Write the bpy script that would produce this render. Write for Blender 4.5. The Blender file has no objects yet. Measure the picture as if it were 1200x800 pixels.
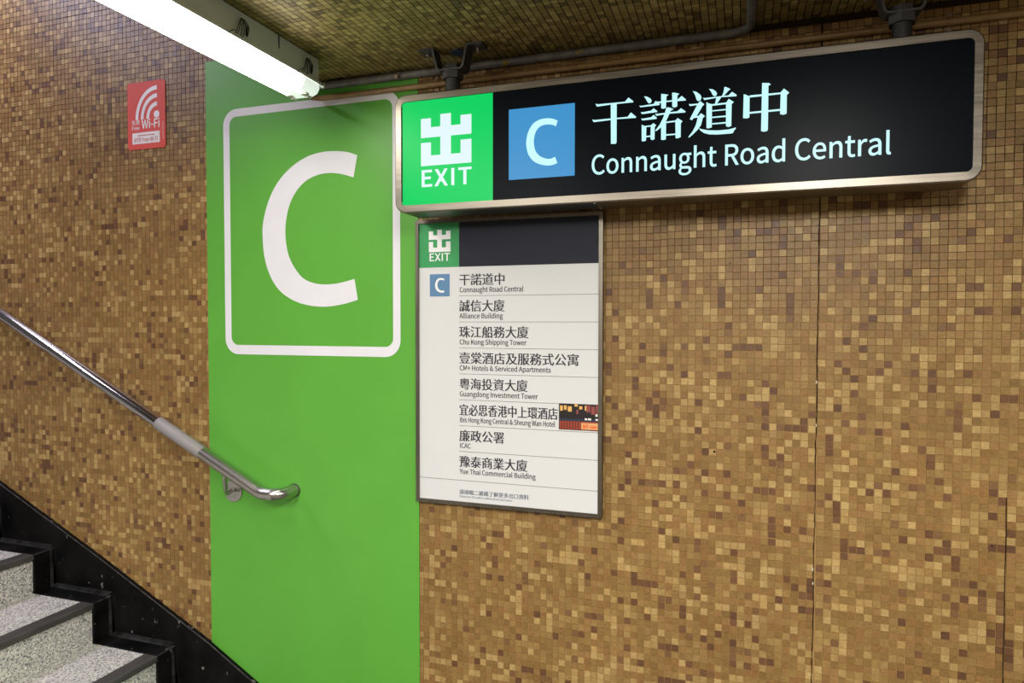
import bpy, bmesh, math, random
import numpy as np
from mathutils import Matrix, Vector
from mathutils.geometry import tessellate_polygon

SC = bpy.context.scene
COL = SC.collection
H = 1.56            # eye height: everything below is written relative to it, Z 0 = eye level
CEIL = 0.835        # ceiling
FLOOR = -1.56

# ------------------------------------------------------------------ camera
cd = bpy.data.cameras.new('camera'); cam = bpy.data.objects.new('camera', cd); COL.objects.link(cam)
cd.sensor_width = 36.0; cd.lens = 798.7 / 1200 * 36.0; cd.clip_start = 0.02
cam.matrix_world = Matrix(((0.947356361, -0.00974429, 0.32003277, 0.0),
                           (0.320179923, 0.02614263, -0.94699598, -2.0645955),
                           (0.000861310, 0.99961073, 0.02788631, H), (0, 0, 0, 1)))
SC.camera = cam
CAMP = Vector((0, -2.0645955, 0))

# ------------------------------------------------------------------ world and exposure
w = bpy.data.worlds.new('station_light'); SC.world = w; w.use_nodes = True
bg = w.node_tree.nodes['Background']; bg.inputs[0].default_value = (1.0, 0.96, 0.90, 1); bg.inputs[1].default_value = 0.1
SC.view_settings.view_transform = 'Standard'; SC.view_settings.look = 'None'
SC.view_settings.exposure = 0.0; SC.view_settings.gamma = 1.0; SC.view_settings.use_curve_mapping = False
SC.cycles.max_bounces = 6; SC.cycles.use_denoising = True
SC.cycles.sample_clamp_indirect = 3.0

def area(name, loc, rot, sx, sy, power, col):
    l = bpy.data.lights.new(name, 'AREA'); l.shape = 'RECTANGLE'; l.size = sx; l.size_y = sy
    l.energy = power; l.color = col
    o = bpy.data.objects.new(name, l); COL.objects.link(o)
    o.location = (loc[0], loc[1], loc[2] + H); o.rotation_euler = rot
    return o
# batten lamps of the corridor, behind and beside the photographer, and an unseen cool light added for daylight down the stairs
area('corridor_light', (-1.33, -3.0, 0.822), (0, 0, 0), 0.14, 1.4, 90, (1.0, 0.975, 0.92))
area('corridor_light', (0.35, -2.4, 0.822), (0, 0, 0), 0.14, 1.4, 112, (1.0, 0.975, 0.92))
area('corridor_light', (2.4, -2.3, 0.822), (0, 0, 0), 0.14, 1.5, 55, (1.0, 0.95, 0.84))
area('cool_stair_fill', (-3.3, -1.0, 1.75), (0, 0, 0), 0.3, 1.3, 42, (0.82, 0.78, 1.0))

# ------------------------------------------------------------------ helpers
class MB:
    def __init__(s): s.v = []; s.f = []; s.sm = []; s.mi = []
    def add(s, v, f, smooth=False, mi=0):
        n = len(s.v); s.v += [tuple(map(float, q)) for q in v]
        s.f += [tuple(n + i for i in t) for t in f]; s.sm += [smooth] * len(f); s.mi += [mi] * len(f)
        return s
    def box(s, x0, x1, y0, y1, z0, z1, mi=0):
        v = [(x0,y0,z0),(x1,y0,z0),(x1,y1,z0),(x0,y1,z0),(x0,y0,z1),(x1,y0,z1),(x1,y1,z1),(x0,y1,z1)]
        return s.add(v, [(0,3,2,1),(4,5,6,7),(0,1,5,4),(1,2,6,5),(2,3,7,6),(3,0,4,7)], False, mi)
    def bbox(s, x0, x1, y0, y1, z0, z1, b=0.003, seg=2):
        bm = bmesh.new(); bmesh.ops.create_cube(bm, size=1.0)
        for q in bm.verts:
            q.co = Vector(((x0+x1)/2 + q.co.x*(x1-x0), (y0+y1)/2 + q.co.y*(y1-y0), (z0+z1)/2 + q.co.z*(z1-z0)))
        bmesh.ops.bevel(bm, geom=bm.edges[:], offset=b, segments=seg, affect='EDGES', profile=0.5)
        bm.verts.index_update()
        s.add([q.co for q in bm.verts], [[q.index for q in f.verts] for f in bm.faces]); bm.free(); return s
    def prism(s, poly, y0, y1, smooth=False, mi=0):          # polygon in XZ, from y0 (towards the room) back to y1
        n = len(poly)
        A = sum(poly[i][0]*poly[(i+1) % n][1] - poly[(i+1) % n][0]*poly[i][1] for i in range(n))
        if A < 0: poly = poly[::-1]
        tri = tessellate_polygon([[Vector((a, b, 0)) for a, b in poly]])
        v = [(a, y0, b) for a, b in poly] + [(a, y1, b) for a, b in poly]
        f = []
        for t in tri:
            a, b, c = (poly[i] for i in t)
            ccw = (b[0]-a[0])*(c[1]-a[1]) - (b[1]-a[1])*(c[0]-a[0]) > 0
            t = t if ccw else t[::-1]
            f.append(tuple(t)); f.append(tuple(n + i for i in t[::-1]))
        s.add(v, f, False, mi)
        k = len(s.v) - 2*n
        for i in range(n):
            j = (i+1) % n
            s.f.append((k+i, k+n+i, k+n+j, k+j)); s.sm.append(smooth); s.mi.append(mi)
        return s
    def tube(s, path, r, seg=16, cap=True, mi=0, squash=None):
        path = [Vector(q) for q in path]; n = len(path)
        rs = r if isinstance(r, (list, tuple)) else [r]*n
        up = Vector((0, 0, 1)); t0 = (path[1]-path[0]).normalized()
        if abs(t0.dot(up)) > .9: up = Vector((0, 1, 0))
        a = (up - t0*up.dot(t0)).normalized(); v = []; f = []
        for i, q in enumerate(path):
            t = (path[min(i+1, n-1)] - path[max(i-1, 0)]).normalized()
            a = (a - t*a.dot(t)).normalized(); b = t.cross(a)
            for k in range(seg):
                an = 2*math.pi*k/seg; v.append(q + (a*math.cos(an) + b*math.sin(an))*rs[i])
        for i in range(n-1):
            for k in range(seg):
                m = (k+1) % seg; f.append((i*seg+k, i*seg+m, (i+1)*seg+m, (i+1)*seg+k))
        s.add(v, f, True, mi)
        if cap:
            s.add(v[:seg], [tuple(range(seg))[::-1]], False, mi); s.add(v[-seg:], [tuple(range(seg))], False, mi)
        return s
    def build(s, name, mat, parent=None, origin=None):
        me = bpy.data.meshes.new(name)
        if origin is None:
            if parent is not None: origin = (0, 0, 0)
            else:
                a = np.array(s.v); lo = a.min(0); hi = a.max(0); origin = ((lo[0]+hi[0])/2, (lo[1]+hi[1])/2, lo[2])
        po = world_loc(parent) if parent is not None else Vector(origin)
        me.from_pydata([(x-po[0], y-po[1], z-po[2]) for x, y, z in s.v], [], s.f)
        for m in (mat if isinstance(mat, (list, tuple)) else [mat]): me.materials.append(m)
        me.polygons.foreach_set('use_smooth', s.sm); me.polygons.foreach_set('material_index', s.mi); me.update()
        o = bpy.data.objects.new(name, me); COL.objects.link(o)
        if parent is not None: o.parent = parent
        else: o.location = po
        return o

def world_loc(o):
    l = Vector(o.location)
    while o.parent is not None: o = o.parent; l = l + Vector(o.location)
    return l
def tag(o, label=None, cat=None, group=None, kind=None):
    for k, x in (('label', label), ('category', cat), ('group', group), ('kind', kind)):
        if x: o[k] = x
    return o
def thing(name, loc, label, cat, group=None, kind=None):
    o = bpy.data.objects.new(name, None); COL.objects.link(o); o.location = loc; o.empty_display_size = 0.05
    return tag(o, label, cat, group, kind)
def arc(c, r, a0, a1, n, ax, ay):
    c, ax, ay = Vector(c), Vector(ax), Vector(ay)
    return [c + (ax*math.cos(a0+(a1-a0)*i/n) + ay*math.sin(a0+(a1-a0)*i/n))*r for i in range(n+1)]
def rrect(x0, x1, z0, z1, r, n=8):
    o = []
    for cx, cz, a in ((x1-r, z0+r, -90), (x1-r, z1-r, 0), (x0+r, z1-r, 90), (x0+r, z0+r, 180)):
        for i in range(n+1):
            t = math.radians(a + 90*i/n); o.append((cx+r*math.cos(t), cz+r*math.sin(t)))
    return o
def ring(mb, o, i, yo, yi, back, mi=0):
    """flat ring between outline o (front at yo) and outline i (front at yi), with outer side going back to `back`"""
    n = len(o)
    v = [(a, yo, b) for a, b in o] + [(a, yi, b) for a, b in i] + [(a, back, b) for a, b in o] + [(a, back, b) for a, b in i]
    f = []
    for k in range(n):
        m = (k+1) % n
        f += [(k, m, n+m, n+k), (2*n+k, 2*n+m, m, k), (n+k, n+m, 3*n+m, 3*n+k)]
    mb.add(v, f, True, mi); return mb
def smooth_curve(p, n=4):
    P = [np.array(q, float) for q in p]; out = []
    for i in range(len(P)-1):
        a = P[i-1] if i else 2*P[0]-P[1]; b, c = P[i], P[i+1]; d = P[i+2] if i+2 < len(P) else 2*P[-1]-P[-2]
        for k in range(n):
            t = k/n; out.append(tuple(.5*(2*b+(c-a)*t+(2*a-5*b+4*c-d)*t*t+(3*b-a-3*c+d)*t**3)))
    out.append(tuple(P[-1])); return out

# ------------------------------------------------------------------ materials
def sl(c): return tuple((x/12.92 if x <= .04045 else ((x+.055)/1.055)**2.4) for x in (c[0]/255, c[1]/255, c[2]/255))
class Mat:
    def __init__(s, name, col=(128,128,128), rough=.5, metal=0., spec=.5, coat=0.):
        m = bpy.data.materials.new(name); m.use_nodes = True; s.m = m; s.t = m.node_tree; s.b = s.t.nodes['Principled BSDF']
        s.b.inputs['Base Color'].default_value = (*sl(col), 1); s.b.inputs['Roughness'].default_value = rough
        s.b.inputs['Metallic'].default_value = metal; s.b.inputs['Specular IOR Level'].default_value = spec
        s.b.inputs['Coat Weight'].default_value = coat; s.b.inputs['Coat Roughness'].default_value = .08
    def n(s, ty, **k):
        o = s.t.nodes.new(ty)
        for a, b in k.items():
            if a in o.inputs: o.inputs[a].default_value = b
            else: setattr(o, a, b)
        return o
    def l(s, a, b): s.t.links.new(a, b)
    def pos(s, scale=(1, 1, 1)):
        tc = s.n('ShaderNodeNewGeometry'); mp = s.n('ShaderNodeMapping'); s.l(tc.outputs['Position'], mp.inputs[0]); mp.inputs['Scale'].default_value = scale
        return mp.outputs[0]
    def noise(s, scale, detail=3, sc=(1, 1, 1), rough=.55):
        o = s.n('ShaderNodeTexNoise'); o.inputs['Scale'].default_value = scale; o.inputs['Detail'].default_value = detail; o.inputs['Roughness'].default_value = rough
        s.l(s.pos(sc), o.inputs['Vector']); return o.outputs['Fac']
    def ramp(s, fac, stops):
        r = s.n('ShaderNodeValToRGB'); e = r.color_ramp.elements
        while len(e) > 1: e.remove(e[-1])
        e[0].position = stops[0][0]; e[0].color = (*stops[0][1], 1)
        for p, c in stops[1:]: x = e.new(p); x.color = (*c, 1)
        s.l(fac, r.inputs[0]); return r.outputs[0]
    def mix(s, fac, a, b, mode='MIX'):
        x = s.n('ShaderNodeMix', data_type='RGBA', blend_type=mode)
        for sock, val in ((x.inputs[0], fac), (x.inputs[6], a), (x.inputs[7], b)):
            if hasattr(val, 'links'): s.l(val, sock)
            elif isinstance(val, (int, float)): sock.default_value = val
            else: sock.default_value = (*val, 1)
        return x.outputs[2]
    def base(s, sock): s.l(sock, s.b.inputs['Base Color']); return s
    def rough(s, fac, a, b):
        r = s.n('ShaderNodeMapRange'); r.inputs[3].default_value = a; r.inputs[4].default_value = b; s.l(fac, r.inputs[0]); s.l(r.outputs[0], s.b.inputs['Roughness'])
    def bump(s, fac, st, dist=.001):
        b = s.n('ShaderNodeBump'); b.inputs['Strength'].default_value = st; b.inputs['Distance'].default_value = dist
        s.l(fac, b.inputs['Height']); s.l(b.outputs[0], s.b.inputs['Normal'])
    def emit(s, col, st):
        s.b.inputs['Emission Color'].default_value = (*sl(col), 1); s.b.inputs['Emission Strength'].default_value = st; return s

def tile_mat(name, gloss):
    M = Mat(name, rough=.4, spec=.38)
    at = M.n('ShaderNodeAttribute', attribute_name='tone')
    g = M.noise(95, 3, (1, 1, 2.2)); c = M.ramp(g, [(.25, (.74, .74, .74)), (.75, (1.2, 1.2, 1.2))])
    col = M.mix(1.0, at.outputs['Color'], c, 'MULTIPLY')
    d = M.noise(2.3, 4); c2 = M.ramp(d, [(.3, (.88, .86, .84)), (.7, (1.08, 1.08, 1.06))])
    M.base(M.mix(1.0, col, c2, 'MULTIPLY'))
    M.rough(M.noise(60, 2), gloss, gloss+.22); M.bump(M.noise(210, 2), .55, .0008)
    return M.m
m_tile = tile_mat('mosaic_tile', .34)
m_ctile = tile_mat('ceiling_mosaic_tile', .42)
def grout_mat(name, c0, c1):
    M = Mat(name, rough=.85, spec=.2)
    M.base(M.ramp(M.noise(3.1, 5), [(.38, sl(c0)), (.62, sl(c1))])); return M.m
# wall grout: sooty near the ceiling, washed pale lower down
M = Mat('tile_grout', rough=.85, spec=.2)
g = M.n('ShaderNodeNewGeometry'); sx = M.n('ShaderNodeSeparateXYZ'); M.l(g.outputs['Position'], sx.inputs[0])
a1 = M.n('ShaderNodeMath', operation='MULTIPLY_ADD'); M.l(sx.outputs[0], a1.inputs[0]); a1.inputs[1].default_value = .2; M.l(sx.outputs[2], a1.inputs[2])
a2 = M.n('ShaderNodeMath', operation='MULTIPLY_ADD'); M.l(M.noise(2.6, 5), a2.inputs[0]); a2.inputs[1].default_value = 1.3; M.l(a1.outputs[0], a2.inputs[2])
mr = M.n('ShaderNodeMapRange'); mr.inputs[1].default_value = 2.15; mr.inputs[2].default_value = 2.75; M.l(a2.outputs[0], mr.inputs[0])
M.base(M.ramp(mr.outputs[0], [(0, sl((158, 124, 78))), (.45, sl((112, 86, 52))), (1, sl((46, 34, 20)))])); m_grout = M.m
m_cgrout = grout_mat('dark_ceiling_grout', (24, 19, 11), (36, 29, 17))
m_crack = Mat('crack_void', (26, 19, 12), .95, spec=.1).m
m_chip = Mat('exposed_plaster', (190, 180, 160), .9).m

def vinyl(name, col, rough=.42):
    M = Mat(name, col, rough, spec=.4); c = sl(col)
    M.base(M.ramp(M.noise(6, 4), [(.3, tuple(x*.97 for x in c)), (.7, tuple(min(1, x*1.03) for x in c))]))
    M.bump(M.noise(5, 3), .12, .004); return M.m
m_green = vinyl('green_vinyl', (92, 166, 58))
m_white = vinyl('white_vinyl', (226, 225, 230))
m_red = vinyl('red_sticker_vinyl', (218, 78, 62), .6)
m_stwhite = Mat('sticker_white_print', (240, 236, 236), .4).m
m_stred = Mat('sticker_red_print', (196, 80, 70), .4).m

def brushed(name, col, rough, sc, metal=1.0, amt=.2):
    M = Mat(name, col, rough, metal); f = M.noise(90, 3, sc); c = sl(col)
    M.base(M.ramp(f, [(.3, tuple(x*.8 for x in c)), (.7, tuple(min(1, x*1.12) for x in c))]))
    M.rough(f, rough-amt/2, rough+amt/2)
    if amt > .1: M.bump(f, .08, .0006)
    return M.m
m_steel = brushed('brushed_stainless_sign_frame', (158, 150, 138), .38, (.08, 1, 1.5))
m_board = brushed('board_frame_steel', (128, 122, 112), .38, (1, 1, .06))
m_rail = Mat('worn_satin_handrail_steel', (190, 186, 182), .28, 1.0).m
m_chrome = Mat('polished_handrail_steel', (196, 192, 194), .1, 1.0).m
m_sleeve = Mat('grey_rubber_sleeve', (140, 135, 134), .55).m
m_under = brushed('sign_back_steel', (110, 104, 94), .4, (.08, 1, 1))

M = Mat('black_terrazzo_border', (20, 20, 21), .4, spec=.12)
v = M.n('ShaderNodeTexVoronoi'); v.inputs['Scale'].default_value = 60; M.l(M.pos(), v.inputs['Vector'])
n1 = M.noise(9, 5); n2 = M.noise(38, 4, (1, 1, .7))
basec = M.ramp(n1, [(.35, sl((4, 4, 5))), (.75, sl((24, 23, 22)))])
msk = M.ramp(n2, [(.67, (0, 0, 0)), (.72, (1, 1, 1))])
M.base(M.mix(msk, basec, sl((120, 118, 112)))); M.rough(n1, .4, .65); M.bump(M.noise(30, 4), .25, .002); m_black = M.m
M = Mat('scuffed_black_corner', (28, 28, 27), .6, spec=.25); M.base(M.ramp(M.noise(24, 4), [(.35, sl((10, 10, 10))), (.7, sl((48, 47, 45)))])); m_foot = M.m
M = Mat('worn_black_edge', (58, 56, 52), .6); M.base(M.ramp(M.noise(40, 4), [(.35, sl((16, 16, 15))), (.72, sl((78, 75, 70)))])); m_edge = M.m
M = Mat('speckled_granite_tread', (150, 148, 144), .6)
v = M.n('ShaderNodeTexVoronoi'); v.inputs['Scale'].default_value = 230; M.l(M.pos(), v.inputs['Vector'])
sep = M.n('ShaderNodeSeparateColor'); M.l(v.outputs['Color'], sep.inputs[0])
M.base(M.ramp(sep.outputs[0], [(0, sl((70, 72, 76))), (.14, sl((124, 126, 128))), (.32, sl((190, 186, 178))), (.6, sl((222, 218, 208))), (.88, sl((156, 156, 156)))]))
M.t.nodes[-1].color_ramp.interpolation = 'LINEAR'; M.bump(M.noise(120, 2), .2, .0006); m_granite = M.m
M = Mat('dark_rubber_nosing', (58, 56, 54), .62); M.base(M.ramp(M.noise(25, 5, (1, .3, 1)), [(.3, sl((46, 44, 43))), (.7, sl((74, 71, 68)))])); m_nosing = M.m

def lit(name, col, st, base=None):
    M = Mat(name, base or col, .32, spec=.15); M.emit(col, st); return M.m
m_litgreen = lit('backlit_green_acrylic', (0, 216, 100), .92, (0, 40, 20))
m_litblue = lit('backlit_blue_acrylic', (66, 152, 212), .9, (16, 36, 50))
m_litwhite = lit('backlit_white_acrylic', (196, 248, 252), 1.02, (50, 70, 70))
m_litlogo = lit('backlit_white_logo', (222, 242, 252), 1.0, (60, 70, 70))
m_signblack = Mat('black_sign_acrylic', (9, 15, 22), .34, spec=.06).m
m_strip = Mat('black_sign_gasket', (16, 30, 22), .5).m
M = Mat('board_paper', (212, 213, 212), .6, coat=.05); m_paper = M.m
m_ink = Mat('black_print', (38, 36, 48), .5, coat=.25).m
m_inkgrey = Mat('grey_blue_print', (84, 92, 112), .5).m
m_navy = Mat('dark_header_print', (34, 37, 48), .6, spec=.25).m
m_bgreen = Mat('green_board_print', (44, 150, 82), .5, coat=.1).m
m_bblue = Mat('steel_blue_board_print', (88, 130, 168), .45, coat=.3).m
m_bwhite = Mat('white_board_print', (236, 236, 236), .5).m
m_line = Mat('divider_print', (92, 90, 96), .6).m

M = Mat('grey_painted_conduit', (92, 90, 86), .5)
M.base(M.mix(M.ramp(M.noise(17, 4), [(.66, (0, 0, 0)), (.70, (1, 1, 1))]), M.ramp(M.noise(30, 4), [(.3, sl((78, 77, 73))), (.7, sl((116, 113, 107)))]), sl((140, 112, 44)))); m_gpipe = M.m
M = Mat('tan_painted_conduit', (150, 112, 66), .38); M.base(M.ramp(M.noise(14, 4), [(.3, sl((128, 98, 58))), (.7, sl((158, 126, 80)))])); m_bpipe = M.m
m_clamp = Mat('bronze_clamp', (146, 112, 82), .4, .3).m
m_hang = Mat('dark_grey_hanger_steel', (84, 84, 84), .5, .55).m
m_hangrod = Mat('charcoal_hanger_pipe', (62, 62, 62), .55, .3).m
m_plug = Mat('blue_ceiling_plug', (40, 64, 104), .5).m
m_body = Mat('grey_lamp_tray', (222, 226, 226), .45).m
m_wire = Mat('dark_wire_clip', (46, 46, 46), .35, .8).m
m_lip = Mat('board_lip_steel', (120, 115, 106), .35, 1.0).m
m_clip = Mat('bright_steel_latch', (200, 200, 198), .25, 1.0).m
m_tube = lit('lit_tube', (255, 252, 240), 22.0)
M = Mat('lit_prismatic_cover', (255, 255, 255), .3); M.emit((255, 251, 240), 18); m_cover = M.m
M = Mat('clear_cover_end', (230, 240, 232), .25); M.emit((236, 248, 238), .75); m_coverend = M.m
m_holder = Mat('lamp_holder_plastic', (206, 212, 200), .4).m
m_plaster = Mat('pale_plaster', (132, 118, 96), .8).m
m_floor = Mat('station_floor', (84, 78, 70), .5).m
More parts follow.
